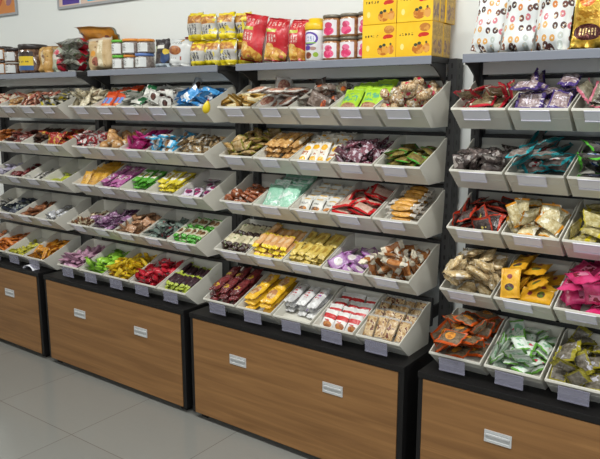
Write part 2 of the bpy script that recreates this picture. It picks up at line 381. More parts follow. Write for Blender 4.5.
T[3,4] = [
 (PK,'packet','dark red glossy packets','bar',(11.2,4.9,2.7),20,'rowsy',[('N','561c1e','7a3032',50),('LN','b8942c','6a2a26',60,.3,.5,.12,.36),('K','a07a78',24,.68)],.5),
 (CK,'packet','yellow packets with beige windows','bar',(10.6,6.5,2.5),16,'rowsy',[('N','e0a81e','ecbc34',30),('LN','d2b284','b07a50',50,.5,.5,.3,.34),('K','b83a2c',18,.70)],.4),
 (CK,'packet','silver white packets with red print','bar',(13.4,4.9,2.5),17,'rowsy',[('N','d4d2d0','bab8b8',40),('T','a8283a',.3,.75,.3,.75,50),('K','8a5ab0',26,.72)],.4),
 (CK,'packet','white packets with red bands','pillow',(8.6,6.2,2.4),16,'stand',[('N','dedcd8','d0ccc8',40),('R','b81c1e',.5,.74,0,1),('LN','b07038','8a5028',60,.2,.4,.16,.34),('R','b81c1e',.36,.42,.35,.7)],.3),
 (CK,'packet','nut bars in clear film','bar',(10.6,4.5,2.5),15,'stand',[('N','a07848','d8c298',60),('K','6a3c2c',60,.58),('E','cdc8c0',.2),('C',.2,.12,.5)],.5)]
T[4,0] = [
 ('nut_packet','packet','red-edged clear packets of nuts','pillow',(8.6,6.6,1.8),15,'pile',[('N','5a4a34','8e7e5e',80),('S','b82434',.26),('E','b82434',.16),('K','d8cfc0',35,.64)],.5),
 (PK,'packet','purple packets of pink candy','pillow',(9.2,6.6,2.5),15,'pile',[('N','7c6468','b09c9a',90),('E','463070',.26),('S','4a347a',.16),('K','d0c4cc',70,.62),('T','e4d8e4',.4,.6,.2,.8,60)],.6),
 (PK,'packet','rose and brown packets','pillow',(8.6,6.6,2),15,'pile',[('N','6a6250','8c8470',60),('E','c06476',.2),('K','3c3028',30,.62)],.5)]
T[4,1] = [
 (PK,'packet','dark grey metallic packets','pillow',(7.1,4.7,1.8),28,'pile',[('N','3e3432','6a5c58',50),('K','a49a94',36,.6)],.6),
 (PK,'packet','clear packets with teal edges','pillow',(10.1,7.8,2.2),15,'pile',[('N','5e504a','8a807a',60),('S','2a98a0',.24),('E','2a98a0',.12),('LN','b02c30','d8d4d0',50,.55,.5,.14,.24)],.6),
 (PK,'packet','green-edged packets with blue print','pillow',(10.1,7.8,2),15,'pile',[('N','3a3436','6a6460',60),('E','54b034',.2),('LN','2c4c98','d0d4d8',50,.5,.5,.2,.28)],.6)]
T[4,2] = [
 (PK,'packet','black packets with red-orange edges','pillow',(8.2,6.1,1.7),21,'pile',[('N','2a2222','564844',50),('S','c0381e',.24),('E','b8341c',.14),('K','c4b060',30,.7)],.6),
 (CK,'packet','cream rice cakes with orange seals','pillow',(8.6,6.6,2),18,'pile',[('N','b8a474','dcd0a8',80),('E','d08a24',.18),('K','e8e2d0',36,.62)],.5),
 (CK,'packet','cream oat packets with yellow stripes','pillow',(9.2,6.1,1.8),18,'pile',[('N','a8985c','d2c694',80),('R','cdb824',.62,.8,0,1),('E','b8a83c',.1)],.5)]
T[4,3] = [
 (CK,'packet','beige puffed rice cakes in film','bar',(9,6.7,2.4),22,'pile',[('N','b89a68','dcc8a0',90),('K','ece4d8',30,.63),('C',.12,.06,.55)],.6),
 (PK,'packet','mustard yellow pouches','pillow',(10.6,7.3,1.6),20,'pile',[('N','c8901a','d8a42a',26),('L','7a2c34',.3,.5,.08,.14),('LN','5a6a2c','4a2c34',60,.65,.5,.12,.24)],.3),
 (PK,'packet','hot pink packets','pillow',(11.2,7.8,2),17,'pile',[('N','c42862','d4467c',30),('RN','7a1e30','e08aa8',50,.4,.7,.2,.8)],.4)]
T[4,4] = [
 (PK,'packet','clear packets with orange edges','pillow',(9.5,7.8,2.2),20,'pile',[('N','5c4a36','7c6a54',60),('S','c8521a',.2),('E','c8521a',.12),('LN','d89034','b06c24',60,.5,.5,.2,.26)],.6),
 (PK,'packet','white sachets with green ends','pillow',(7.6,5.1,1.4),32,'pile',[('N','c4cec0','dce2d8',40),('E','66a03c',.2),('LN','8ab890','d8e0d6',60,.5,.5,.3,.34),('K','b83a50',24,.72)],.3),
 (PK,'packet','olive gold packets','pillow',(8.2,5.6,2),25,'pile',[('N','5a5246','7c7468',50),('E','8e8420',.32),('S','968a24',.2),('K','b4b0b8',30,.66)],.6)]
# settled poses of the heaps, per bin: x, y, z in tenths of a millimetre and the x, y, z of a unit quaternion in thousandths
HEAPS = {
 (1, 0, 0): [1135, 1227, 869, 69, -191, 931, 997, 1989, 1121, 89, -181, 853, 915, 848, 771, -28, -176, 943, 356, 1925, 1100, 75, 102, -648, 1052, 1106, 1080, -798, 578, 159, 869, 1794, 1268, 165, -87, -222, 480, 649, 742, 489, -43, -94, 1545, 740, 724, 217, -68, 525, 508, 1155, 1013, -18, 99, -979, 1562, 1435, 1022, -100, 90, -811, 529, 451, 864, 316, -469, 583, 1315, 353, 767, 492, -35, -11, 461, 214, 872, -24, -561, 827, 589, 815, 1119, -15, -338, 939, 444, 1509, 1246, -977, -2, -163, 1516, 1968, 1178, 942, -274, -136, 1308, 1070, 1257, -989, -14, 140, 1237, 159, 917, 619, -40, -4, 401, 2163, 1359, 712, 691, -110, 363, 396, 1270, 51, -234, 728, 1801, 1225, 1165, -276, 536, -368, 1407, 691, 1002, -922, 48, 113, 472, 1184, 1305, -32, -420, 905, 1397, 2315, 1324, -48, -247, -968],
 (1, 0, 2): [910, 695, 694, 40, -191, 980, 1505, 1384, 922, 131, -106, 369, 859, 1835, 1096, 118, 200, -812, 1375, 399, 682, 34, 154, 273, 1038, 1376, 1070, 181, 412, -886, 1810, 742, 860, 603, 449, 542, 1463, 1059, 1056, 261, 298, -853, 253, 399, 980, 51, -552, 440, 1642, 1634, 1349, 328, -422, -825, 532, 330, 804, -284, -448, 840, 1565, 2024, 1133, 129, -32, -12, 405, 1709, 1133, -265, -97, 959, 926, 750, 946, -490, -865, -97, 453, 1181, 904, 380, -35, -65, 428, 680, 974, -653, 78, -314, 1520, 641, 1008, -114, -463, 761, 1698, 199, 1103, -316, 606, 371, 560, 149, 1329, -115, -267, -918, 1515, 2281, 1326, -259, -46, 41, 1067, 1061, 1225, 78, 986, -9, 910, 2177, 1408, -106, 67, -696, 488, 1160, 1190, 122, 126, -855, 1124, 1689, 1287, 576, 279, -173, 1180, 414, 1035, 256, -123, 356, 699, 818, 1271, -301, -875, -378, 985, 1303, 1422, -5, 25, 995, 257, 1504, 1352, 625, 685, 157, 1109, 352, 1253, 140, -249, 725],
 (1, 0, 3): [1239, 1040, 813, 71, -203, 969, 461, 974, 785, 129, -44, 52, 1042, 628, 742, 189, 245, -314, 462, 602, 802, 280, -319, 832, 406, 199, 870, 465, -656, 477, 1731, 1253, 1152, 346, -432, -349, 584, 1373, 972, 92, 43, -995, 1340, 1774, 1050, 43, 140, -820, 1570, 608, 760, -110, -5, -994, 956, 381, 936, -971, -199, 3, 241, 1301, 1134, -195, -433, 523, 771, 2246, 1209, 61, 977, 206, 701, 1829, 1068, 47, -193, 975, 1471, 220, 804, -366, -386, -606, 1143, 1479, 1201, 55, -60, 201, 1409, 1013, 1033, -545, -827, -77, 1571, 472, 988, -118, -11, -993, 623, 1125, 1133, 227, 254, -712, 1592, 1721, 1337, -306, -109, -837, 952, 968, 1183, 105, 330, -559, 1691, 2164, 1325, -81, 201, 679, 1352, 970, 1303, 157, -977, -17, 614, 353, 1176, 545, 804, -196, 236, 2059, 1403, -580, 152, -797, 969, 2008, 1346, 135, -214, 889, 1112, 453, 1206, -891, 440, -49, 1711, 450, 1257, -683, 674, -225, 605, 1625, 1270, -218, -233, 948],
 (1, 1, 0): [1693, 1652, 1038, 155, 115, -697, 344, 1766, 1055, 60, 155, -734, 839, 1277, 886, 40, -192, 980, 444, 416, 627, -24, 20, -999, 1041, 599, 664, 76, 71, -542, 1467, 901, 770, 109, 67, -325, 432, 633, 831, -21, -45, -999, 1720, 523, 811, 6, 369, -606, 336, 1094, 1009, 67, 39, -676, 1020, 1969, 1129, 145, 37, -669, 677, 458, 1012, -45, 148, -441, 946, 842, 950, -864, 486, 108, 787, 1842, 1268, 102, 173, -964, 1428, 1220, 1042, -11, -138, 939, 433, 857, 1241, -138, 10, -863, 1285, 388, 878, 240, -36, 708, 1535, 213, 1102, -326, 116, 46, 938, 1409, 1179, 92, 75, -981, 614, 247, 1281, -68, 190, 229, 431, 1517, 1266, -136, -103, 985, 1337, 867, 1170, -86, 26, 975, 1691, 1332, 1248, 36, 113, 699, 1038, 1056, 1328, 16, -67, 274, 1172, 527, 1237, 178, -235, 75],
 (1, 1, 1): [903, 1901, 1092, 127, -36, 8, 1307, 589, 659, 71, 110, -676, 695, 646, 694, -24, -200, 978, 870, 1329, 903, 113, -159, 694, 1512, 1194, 873, 99, -20, 174, 1172, 279, 779, 163, -44, -36, 1183, 476, 1004, -98, -167, -916, 1157, 928, 1068, -11, 134, 840, 309, 394, 852, -114, -8, 702, 605, 1064, 964, -222, -240, 841, 1693, 814, 897, 436, -109, 719, 1565, 2174, 1212, -114, 192, -973, 247, 1118, 912, 411, -197, -674, 950, 1213, 1202, -132, 38, 845, 1577, 1637, 1095, -989, -9, 143, 1708, 391, 936, -659, -375, 321, 485, 650, 1077, -163, -980, -114, 406, 1679, 1115, 63, 973, 69, 484, 2158, 1226, 966, 233, 83, 1700, 1754, 1309, -96, 104, -701, 1061, 1705, 1321, -30, -2, 714, 1141, 346, 1263, -72, 14, 128],
 (1, 1, 3): [1002, 1072, 818, 42, -190, 979, 708, 1751, 1045, 84, 59, -497, 849, 645, 743, 224, 243, -677, 1551, 813, 773, 71, 209, -468, 1587, 1889, 1157, -187, -182, 963, 347, 1096, 826, 113, -159, 708, 1165, 539, 821, 61, 378, -312, 1004, 2151, 1234, 21, -192, 910, 321, 1963, 1250, -152, 42, 705, 1407, 216, 1066, -607, -580, -292, 459, 1133, 1090, 260, -25, 58, 438, 402, 737, -951, 35, -60, 1590, 1021, 1054, 40, -977, -26, 1568, 354, 792, -75, 326, -942, 1282, 1449, 1061, -880, 454, 110, 985, 1883, 1362, -197, 949, 178, 1003, 1264, 1191, -61, -361, 687, 492, 2171, 1419, -65, 119, 718, 440, 771, 1107, 193, 176, -517, 1509, 1478, 1259, -22, 95, -385, 1085, 858, 1276, -92, -343, 910, 615, 400, 1099, 409, -218, 832, 898, 191, 996, -514, 523, 625, 502, -59, 1393, 989, -135, -37, 1607, 2204, 1367, 698, -677, 211],
 (1, 2, 0): [1662, 1461, 935, 66, 118, -730, 698, 951, 767, 49, -189, 970, 307, 531, 728, 94, -116, 697, 1091, 1756, 1033, 129, -23, -41, 511, 1411, 988, 89, 79, 924, 1502, 737, 701, 102, 81, -673, 666, 1385, 1169, 7, 81, 637, 636, 2093, 1184, 84, -75, -284, 900, 485, 817, -87, -43, -68, 1565, 206, 863, 471, 677, -506, 1319, 1295, 1071, 111, 42, -441, 895, 408, 621, -19, -8, -999, 1081, 844, 927, -61, -36, -957],
 (1, 2, 1): [581, 683, 719, 205, -234, 550, 479, 1788, 1066, 144, 4, -194, 1477, 353, 625, 8, -199, -964, 1065, 1546, 995, 135, 238, -906, 726, 1085, 848, 169, 252, -871, 1407, 1415, 956, 362, -76, 323, 1555, 1157, 935, -5, -200, -927, 1759, 857, 764, 92, 1, -692, 1244, 959, 818, -29, -951, 302, 1545, 1787, 1073, -926, 148, 25, 916, 609, 676, 72, 194, -820, 1340, 641, 705, 78, 94, 369, 240, 502, 657, 729, 677, 85, 788, 357, 820, 81, 70, -714, 396, 2188, 1213, 413, -909, -34, 418, 1462, 966, -332, -880, -338, 463, 414, 807, -451, -843, 46, 1763, 372, 818, 163, -2, 729, 268, 977, 812, -22, -56, 759, 1562, 2092, 1166, 218, 36, -76, 1099, 352, 892, 312, 74, 558],
 (1, 2, 2): [1177, 1206, 851, 68, 116, -712, 716, 634, 664, -674, 715, 102, 670, 1215, 904, -952, 222, -99, 298, 827, 752, -643, 721, 52, 1555, 580, 644, -29, 189, -981, 1641, 1184, 844, 109, -159, 717, 510, 1985, 1111, -618, -771, -142, 1373, 1910, 1084, 82, -183, 883, 457, 214, 736, 872, -91, -7],
 (1, 2, 3): [1295, 684, 656, 25, -183, 983, 1265, 1484, 920, 42, -184, 971, 801, 1119, 803, 9, -191, 981, 1037, 1967, 1079, 135, -23, 1, 1471, 424, 665, 341, 0, -1, 713, 572, 642, 31, 70, -696, 302, 589, 651, -728, 678, 92, 492, 1444, 961, 989, -108, -44],
 (1, 3, 0): [843, 538, 651, 38, 34, -970, 916, 1283, 876, 132, -74, 233, 1384, 1044, 797, 2, 176, -955, 432, 1511, 999, -28, -97, -995, 546, 584, 803, -68, -151, -248, 685, 1809, 1099, 85, 103, 983, 1555, 1454, 1001, 37, 245, 968, 1580, 490, 693, 203, 181, 854, 1087, 885, 942, 168, -69, -79, 1290, 214, 826, 322, 674, -665, 316, 982, 877, -665, 730, -130, 1338, 1892, 1098, 47, 60, -198, 1531, 2138, 1216, -152, 89, -164],
 (1, 3, 1): [1677, 1129, 849, 126, 53, -688, 759, 1318, 899, 83, 85, -579, 1192, 584, 657, 51, -193, 971, 307, 1654, 1104, -26, 87, 702, 626, 326, 859, -407, 16, 528, 1310, 1664, 1014, 125, -35, 18, 1311, 1972, 1178, -74, 980, -181, 442, 745, 787, 145, -219, 91, 1132, 1032, 941, -191, 233, -854, 418, 1014, 995, 216, -181, -960, 627, 1697, 1194, 99, 310, 440, 398, 509, 970, 26, -293, 75, 1445, 354, 756, -925, -141, 217, 1553, 934, 997, 69, -217, 501, 1776, 2032, 1260, 484, 379, 657, 1763, 424, 871, -399, 361, -685, 831, 2081, 1259, -98, 88, 770],
 (1, 3, 2): [1533, 650, 667, 111, 31, -323, 763, 1568, 971, 7, 171, -940, 469, 1061, 805, 76, -199, 935, 1631, 368, 830, 4, -33, 708, 620, 2119, 1152, 98, 62, -474, 1080, 1128, 827, 91, 52, -450, 1488, 1481, 953, 35, 211, -892, 1707, 1279, 1002, 382, -229, 671, 551, 467, 612, -28, 154, -987, 406, 799, 887, -45, 372, -927, 791, 1317, 1070, 265, -33, 283, 414, 1796, 1169, 234, -235, -307, 1140, 384, 764, -79, -74, 670, 1266, 1977, 1108, -870, 447, 79, 1602, 898, 951, -146, -80, 985, 675, 376, 820, 10, 138, -691, 1110, 589, 948, 64, -129, -820, 982, 1021, 1075, 187, 70, 197],
 (1, 3, 3): [1170, 1983, 1101, 120, 16, -232, 377, 1477, 935, 87, 91, -599, 1515, 584, 640, 123, 9, -192, 1019, 1270, 866, 122, -132, 570, 435, 2007, 1138, -992, 16, -62, 1555, 1243, 858, 114, -147, 663, 459, 873, 802, 179, 230, -296, 838, 475, 672, 74, -106, -909, 1305, 203, 773, -384, 192, 129],
 (1, 4, 0): [672, 1202, 850, 125, -100, 359, 1545, 1305, 884, 38, -196, 978, 257, 1220, 921, -11, 4, 707, 630, 647, 682, 242, -60, 424, 1094, 1737, 1033, 176, -22, -58, 220, 522, 750, 306, -267, -650, 1161, 833, 728, 101, -169, 754, 811, 237, 690, 92, -910, 405, 1569, 681, 677, 101, -169, 754, 1049, 1141, 1017, -152, 970, 182, 1784, 639, 822, -208, 311, -636, 478, 2165, 1170, -331, -924, -191, 470, 1623, 1053, -499, -861, 78, 1218, 505, 796, 18, 453, -892, 573, 431, 887, -407, 826, -253, 1047, 1489, 1140, -947, -124, 20, 1219, 818, 939, -69, 222, -973, 1540, 229, 746, 159, 760, -630],
 (1, 4, 1): [1222, 837, 740, -69, 964, -246, 1032, 249, 672, 932, -181, 53, 699, 636, 657, 89, 29, -222, 576, 1241, 868, -187, -901, 357, 1556, 207, 790, 341, -712, 599, 456, 1063, 809, -240, -883, 350, 179, 696, 690, -576, 636, -230, 491, 1547, 958, 27, -222, 973, 1505, 686, 674, 98, -51, 126, 944, 1774, 1069, 344, 41, -301, 1402, 1738, 1124, 339, 195, 39, 496, 974, 1006, 610, 58, -19, 1465, 1090, 811, -2, 254, -964, 1531, 478, 622, -475, -99, 95, 483, 155, 765, -98, -17, 11, 485, 379, 773, -14, 1000, 3, 901, 2211, 1187, 651, 73, 188, 647, 1715, 1121, 181, 594, 742, 1451, 1977, 1100, -16, 220, -974, 1335, 1282, 871, 97, -40, 77, 1121, 413, 852, -108, 136, -953, 1244, 210, 1096, 153, -82, -982, 285, 694, 1026, 502, -774, 200, 184, 2010, 1162, -705, -707, -9, 1310, 1020, 998, -776, -151, 28, 1821, 1742, 1119, 695, -589, -410, 971, 1377, 1008, 113, 17, 80, 464, 197, 990, -843, 54, -167, 1533, 393, 889, -872, 23, 183, 488, 581, 845, -999, -28, 15, 663, 1070, 1186, -137, 33, -593, 855, 501, 1069, -301, -160, 782, 699, 2423, 1283, -7, 995, 12, 1466, 751, 1013, 749, -33, -354, 1260, 624, 1060, 65, 304, 924, 538, 640, 1078, -805, 516, 44, 1534, 671, 1192, 219, -225, 949, 1826, 978, 958, -496, -655, 331, 1078, 1152, 1158, -90, -86, 462],
 (1, 4, 2): [1165, 346, 634, -92, -96, -707, 1610, 392, 591, -78, -333, 937, 175, 535, 660, 667, -409, -502, 535, 1358, 907, 351, -14, 321, 687, 833, 740, 370, 104, -121, 293, 783, 729, -211, 290, -386, 797, 341, 612, 968, 10, 149, 1731, 951, 780, 282, -167, 539, 1530, 1249, 883, 68, -983, 151, 1193, 1032, 821, -415, -153, 125, 1656, 622, 664, -80, -210, 963, 838, 1632, 998, -32, -359, 933, 397, 1035, 811, 197, -190, 952, 453, 397, 619, 442, -891, 1, 1373, 1534, 970, 368, 90, -147, 1271, 638, 688, 262, 960, -44, 882, 1346, 907, 67, 358, -861, 1255, 1770, 1053, 86, 776, 625, 1443, 956, 786, 588, 86, 328, 967, 604, 769, -150, 142, -676, 1815, 686, 866, 232, 142, 674, 1798, 1373, 954, -77, -50, -729, 744, 590, 662, 176, -208, 957, 1737, 1711, 1032, 817, 576, -10, 959, 160, 797, 25, 844, 491, 573, 255, 771, 712, 428, 191, 743, 1045, 842, -480, 273, -167, 342, 1559, 1005, 232, 962, -9, 276, 332, 809, 107, -151, -826, 291, 1907, 1100, 282, 257, 861, 1169, 646, 872, -25, -79, 795, 1077, 1216, 872, 896, 279, 244, 1544, 248, 717, -882, 33, -162, 1557, 716, 858, -616, 780, 92],
 (1, 4, 3): [519, 563, 667, 102, -11, 965, 717, 1344, 913, 13, -231, 973, 1634, 1225, 902, 535, 179, 502, 1369, 1365, 916, 40, 161, -817, 508, 1657, 1012, 108, -25, 1, 1357, 634, 675, -2, 207, -963, 1112, 244, 693, -386, 26, 163, 1576, 546, 876, -486, -809, -315, 562, 859, 784, -258, 129, -212, 1024, 1971, 1127, 21, -233, 832, 1505, 1971, 1137, 146, 22, 933, 1071, 740, 873, -80, -99, -493, 1437, 1075, 1105, 52, -153, 88, 587, 2093, 1229, -449, -860, 167, 1575, 374, 1028, 134, -334, 802, 515, 257, 793, 888, -38, 185, 234, 1906, 1206, -708, -703, 65, 529, 1071, 996, -94, -991, 87, 1616, 1644, 1284, 165, 160, -816, 310, 727, 1032, 170, 233, -588, 887, 411, 1082, 947, -258, 94, 1169, 1216, 1214, 184, -179, -966, 1524, 2129, 1390, -331, -53, 509, 914, 807, 1120, 328, -36, -6, 941, 1683, 1282, 190, -53, -849, 602, 1546, 1309, -351, 850, -166],
 (2, 0, 0): [806, 1943, 1117, 66, 99, -656, 1687, 415, 689, -94, 18, 695, 942, 531, 659, 32, 77, -663, 950, 1298, 907, -719, 666, 172, 1393, 1774, 1076, 137, -223, 853, 1581, 1327, 965, 42, 932, 358, 307, 2048, 1156, 132, -148, 691, 488, 584, 697, -7, -178, 715, 1309, 2290, 1249, 115, -213, 964, 314, 938, 980, 630, -730, -1, 1350, 784, 789, -918, -366, 113, 230, 386, 877, -71, -639, 395, 1530, 607, 959, 4, 127, -263, 1802, 1922, 1308, 480, -459, -551, 424, 1900, 1363, 41, -977, -197, 445, 1307, 1129, 96, 61, 501, 1024, 315, 936, -626, -659, -257, 1183, 936, 1090, -337, -283, 375, 1122, 1989, 1412, 68, -114, 934, 1036, 1465, 1196, 38, -36, 884, 747, 1692, 1452, 318, -57, 285, 1586, 1491, 1313, -179, -274, 856, 698, 671, 979, 270, 104, 709, 1384, 1393, 1452, 226, -163, -572, 236, 1460, 1459, 560, -194, -790, 550, 212, 1311, -231, -165, -687, 1692, 767, 1166, 141, 51, 707, 1111, 322, 1349, -835, 515, -172, 400, 732, 1384, 255, -77, -963, 1491, 229, 1084, -448, -735, -476, 1562, 2175, 1550, -210, 71, 550, 1518, 667, 1405, -199, -148, 960, 622, 2344, 1481, -328, -55, -22, 1020, 862, 1341, -162, -433, -92, 927, 1364, 1481, 96, 238, -588, 605, 1156, 1332, -247, -913, -1, 762, 327, 1488, 506, 824, -235],
 (2, 0, 2): [993, 1366, 915, 110, 49, -406, 1507, 1690, 1058, -44, 38, -998, 1288, 744, 711, 142, -50, 117, 213, 857, 1075, -648, 146, -744, 768, 964, 908, 243, -254, 53, 356, 1744, 1086, 214, -29, -704, 1596, 896, 1034, -354, 113, -923, 711, 439, 724, -61, -178, 981, 1486, 346, 791, 189, 74, 55, 1051, 1637, 1261, -140, -236, 940, 725, 561, 999, -48, -172, 982, 1484, 279, 1047, 335, 88, -26, 819, 1426, 1334, 44, -287, 471, 1371, 2106, 1238, 106, 143, 971, 435, 1303, 1289, -285, -355, 868, 658, 313, 1126, 194, -108, 25, 1452, 2421, 1521, 713, 68, -112, 1350, 42, 1389, -172, 4, 238, 1498, 2072, 1539, -155, 272, -950, 734, 309, 1413, 5, -44, -777, 1199, 1238, 1469, 178, 447, -497, 405, 2133, 1363, -79, -171, -705, 1700, 1322, 1279, 325, 221, 676],
 (2, 0, 3): [715, 1848, 1086, 24, 158, -899, 1449, 1509, 974, 113, -157, 704, 399, 555, 710, 61, -22, 674, 767, 1098, 902, 3, -93, -993, 1047, 605, 691, 105, 54, -679, 1507, 1081, 1061, -55, 181, -982, 1629, 679, 703, -708, 680, 153, 1443, 159, 902, 54, -746, 663, 1466, 2185, 1208, -28, 126, -991, 806, 1395, 1205, 220, -15, -790, 609, 463, 921, -110, 67, -991, 341, 1179, 1138, -227, -421, 353, 1638, 348, 1167, -400, -399, -584, 499, 2226, 1308, 131, -27, -991, 1507, 1620, 1267, 108, -16, -3, 605, 627, 1214, 170, -109, 966, 1233, 2065, 1472, -60, -37, 671, 485, 1741, 1455, 10, 994, -43, 1718, 2005, 1760, 543, -81, -831, 1487, 985, 1293, 111, -19, 40, 1505, 629, 1124, 862, 13, 13, 652, 164, 1226, -126, -732, -663, 852, 714, 1424, 88, 53, 207, 1470, 1333, 1507, 993, -43, -36],
 (2, 0, 4): [799, 1874, 1095, 36, 149, -853, 1323, 1156, 858, 68, -191, 936, 1495, 1814, 1077, -40, 196, -980, 1089, 541, 662, 20, -182, 982, 1509, 295, 809, -30, 150, 5, 495, 292, 770, -115, 122, 986, 1662, 498, 987, -72, 240, 667, 1391, 2273, 1263, 5, 8, 0, 529, 1282, 950, 254, -95, -131, 1664, 1539, 1215, 212, 132, -694, 488, 799, 843, -220, -127, 966, 1291, 997, 1066, 110, 245, -945, 644, 1770, 1316, 39, -184, 966, 534, 1182, 1238, 192, 17, -445, 1448, 611, 1233, 240, -96, -963, 794, 482, 1127, 243, -21, 755, 718, 1660, 1544, 39, 84, -687, 264, 457, 1321, -595, 686, -184, 1137, 215, 1332, 579, -162, 324, 497, 2317, 1389, 61, -485, -872, 1194, 1440, 1378, 85, 39, -785, 316, 511, 1029, 489, 754, 286, 1490, 1114, 1460, 224, -945, -159, 1433, 2139, 1506, 10, -999, 24, 928, 840, 1417, 165, 1, 959],
 (2, 1, 0): [1533, 1011, 808, -26, -183, 962, 648, 1347, 898, 27, 156, -891, 405, 2001, 1113, 89, 82, -568, 997, 1684, 1062, 93, 27, 744, 1209, 522, 657, 44, 31, -719, 639, 571, 675, 107, -19, -910, 1587, 1637, 994, -28, 189, -982, 202, 487, 851, -444, -570, 541, 1536, 1200, 1040, 75, 87, 979, 790, 2324, 1258, 144, -190, 971, 962, 383, 827, -3, 123, -899, 349, 1105, 1017, 188, 215, -721, 1693, 2152, 1187, 85, 30, -706, 612, 679, 926, -103, 89, -919, 464, 867, 1191, -107, 155, -105, 1119, 2059, 1260, 86, 170, -8, 1310, 842, 903, -52, -216, 934, 277, 374, 1203, 683, -677, -196, 1586, 1393, 1192, -162, 42, -6, 1586, 283, 791, 59, 120, 15, 646, 1579, 1194, -973, -35, -121, 969, 1091, 1114, -120, -399, 805, 1559, 262, 1128, 94, -513, -819, 307, 1995, 1340, 161, -9, -705, 1540, 1811, 1284, 21, -252, 967, 413, 1564, 1387, -7, -290, 957, 1153, 574, 1106, -79, -269, 795, 715, 1003, 1307, -125, 11, -406, 821, 228, 1028, 29, 311, -950, 1693, 1203, 1409, -706, -707, -31, 1378, 2222, 1432, 705, -674, 184, 1685, 650, 1190, -219, 753, -505, 1102, 1532, 1380, -29, 80, -162, 305, 960, 1464, -700, 707, -37, 632, 296, 1317, 810, -584, 25],
 (2, 1, 1): [1022, 1534, 1186, 851, -139, -113, 468, 396, 793, -24, -99, -75, 382, 919, 1435, 229, 718, 587, 1513, 358, 867, 247, 855, -236, 722, 1029, 978, -775, -613, -76, 1406, 987, 943, 59, 57, -710, 1521, 2230, 1395, 151, -733, -656, 380, 1901, 1299, 767, -463, -422, 933, 449, 1202, 438, -68, 799, 1636, 1564, 1257, 636, 365, 664],
 (2, 1, 2): [493, 1345, 924, 126, -16, 0, 1394, 1387, 934, 1, 172, -955, 395, 572, 702, -697, -711, 22, 1797, 1822, 1283, -431, 538, -396, 1476, 512, 694, 108, 978, 138, 1138, 288, 937, -269, -323, -97, 456, 1751, 1168, -91, -8, -775, 1363, 1774, 1197, -44, -131, -700, 577, 725, 993, 328, 199, 916, 843, 2057, 1270, 2, 117, 649, 446, 2219, 1420, 20, 968, -50, 1500, 847, 1031, -204, -205, 939, 1208, 2116, 1421, 56, 95, 702, 1060, 975, 1110, -69, -323, 738, 818, 525, 1249, 111, 238, 894, 1507, 570, 1320, 47, 9, 0, 1505, 1534, 1522, 102, -142, 759, 433, 362, 1120, 755, -180, -273, 1000, 1290, 1491, 359, 904, 183, 633, 936, 1380, 460, 820, -335],
 (2, 1, 3): [907, 719, 733, 80, -52, 865, 1180, 1990, 1111, 126, 2, -109, 618, 1410, 970, 56, 70, 992, 1148, 1537, 1091, 126, 146, -195, 892, 1154, 1149, 216, 186, -718, 1527, 708, 731, 125, -26, 784, 438, 967, 1012, 398, 94, -809, 1025, 637, 990, 385, -27, 23, 1696, 1340, 1058, 250, -23, 708, 606, 837, 1300, 10, 288, -957, 621, 413, 1070, 436, -128, 305, 1385, 1201, 1200, 0, -308, 742, 328, 1848, 1172, 8, 18, 693, 620, 203, 1228, -150, -776, -613, 1382, 257, 1130, -8, -461, 882, 724, -181, 1381, 13, -33, 984, 1168, 352, 1463, -57, 43, -655, 1407, 268, 840, 11, 936, 353, 1693, 1896, 1380, -175, -129, -696, 1407, 2372, 1365, -414, 3, 0, 777, 2099, 1422, -856, 206, -52],
 (2, 1, 4): [752, 577, 644, 132, -46, 65, 843, 1642, 995, 107, -164, 755, 643, 2238, 1209, 254, -35, 56, 1423, 726, 695, -11, 191, -977, 808, 191, 857, 160, 831, -450, 429, 1046, 809, 120, 3, 41, 1805, 1043, 1028, -385, -599, 274, 370, 1589, 978, 82, 93, -622, 1523, 1428, 924, 77, -185, 912, 1824, 471, 866, 540, 515, 431, 1371, 389, 731, -9, 241, -970, 446, 510, 797, 84, 63, -991, 1437, 132, 903, 736, -32, -7, 414, 1959, 1260, -21, -278, 960, 1146, 2025, 1191, 332, 147, 758, 298, 1426, 1170, 95, 251, -662, 1555, 1891, 1144, -158, 179, -303, 1596, 423, 1097, -272, 50, 853, 989, 554, 981, 893, 413, -34, 753, 1033, 962, 109, 79, 208, 778, 1578, 1201, 184, -126, 692, 1442, 1382, 1144, 318, -114, -268, 1551, 2301, 1265, -64, -53, -997, 396, 310, 957, 91, -200, 13, 423, 1726, 1448, 4, 79, -529, 1363, 1053, 1015, -828, 92, -261, 484, 1199, 1249, -104, 200, -974, 1266, 431, 1188, 6, -63, -795, 1174, 1006, 1169, -62, -567, 701, 887, 902, 1252, 51, -349, 573, 399, 263, 1191, -62, -234, -17, 1062, 1564, 1354, -618, 760, 197, 412, 762, 1070, -184, -260, 948, 433, 670, 1308, -23, 910, 391, 1756, 1725, 1306, -331, 226, -672],
 (2, 2, 4): [1464, 1828, 1041, 108, -157, 745, 520, 1145, 833, 132, 131, -512, 385, 570, 761, 86, 172, -635, 735, 1848, 1047, 113, 46, -387, 1344, 1037, 781, -979, 53, 31, 1004, 672, 782, 61, -221, 805, 493, 2264, 1238, -30, -10, 1000, 617, 459, 856, 60, 160, -426, 1498, 508, 605, 132, -24, -25, 1495, 1340, 1014, 146, 22, -22],
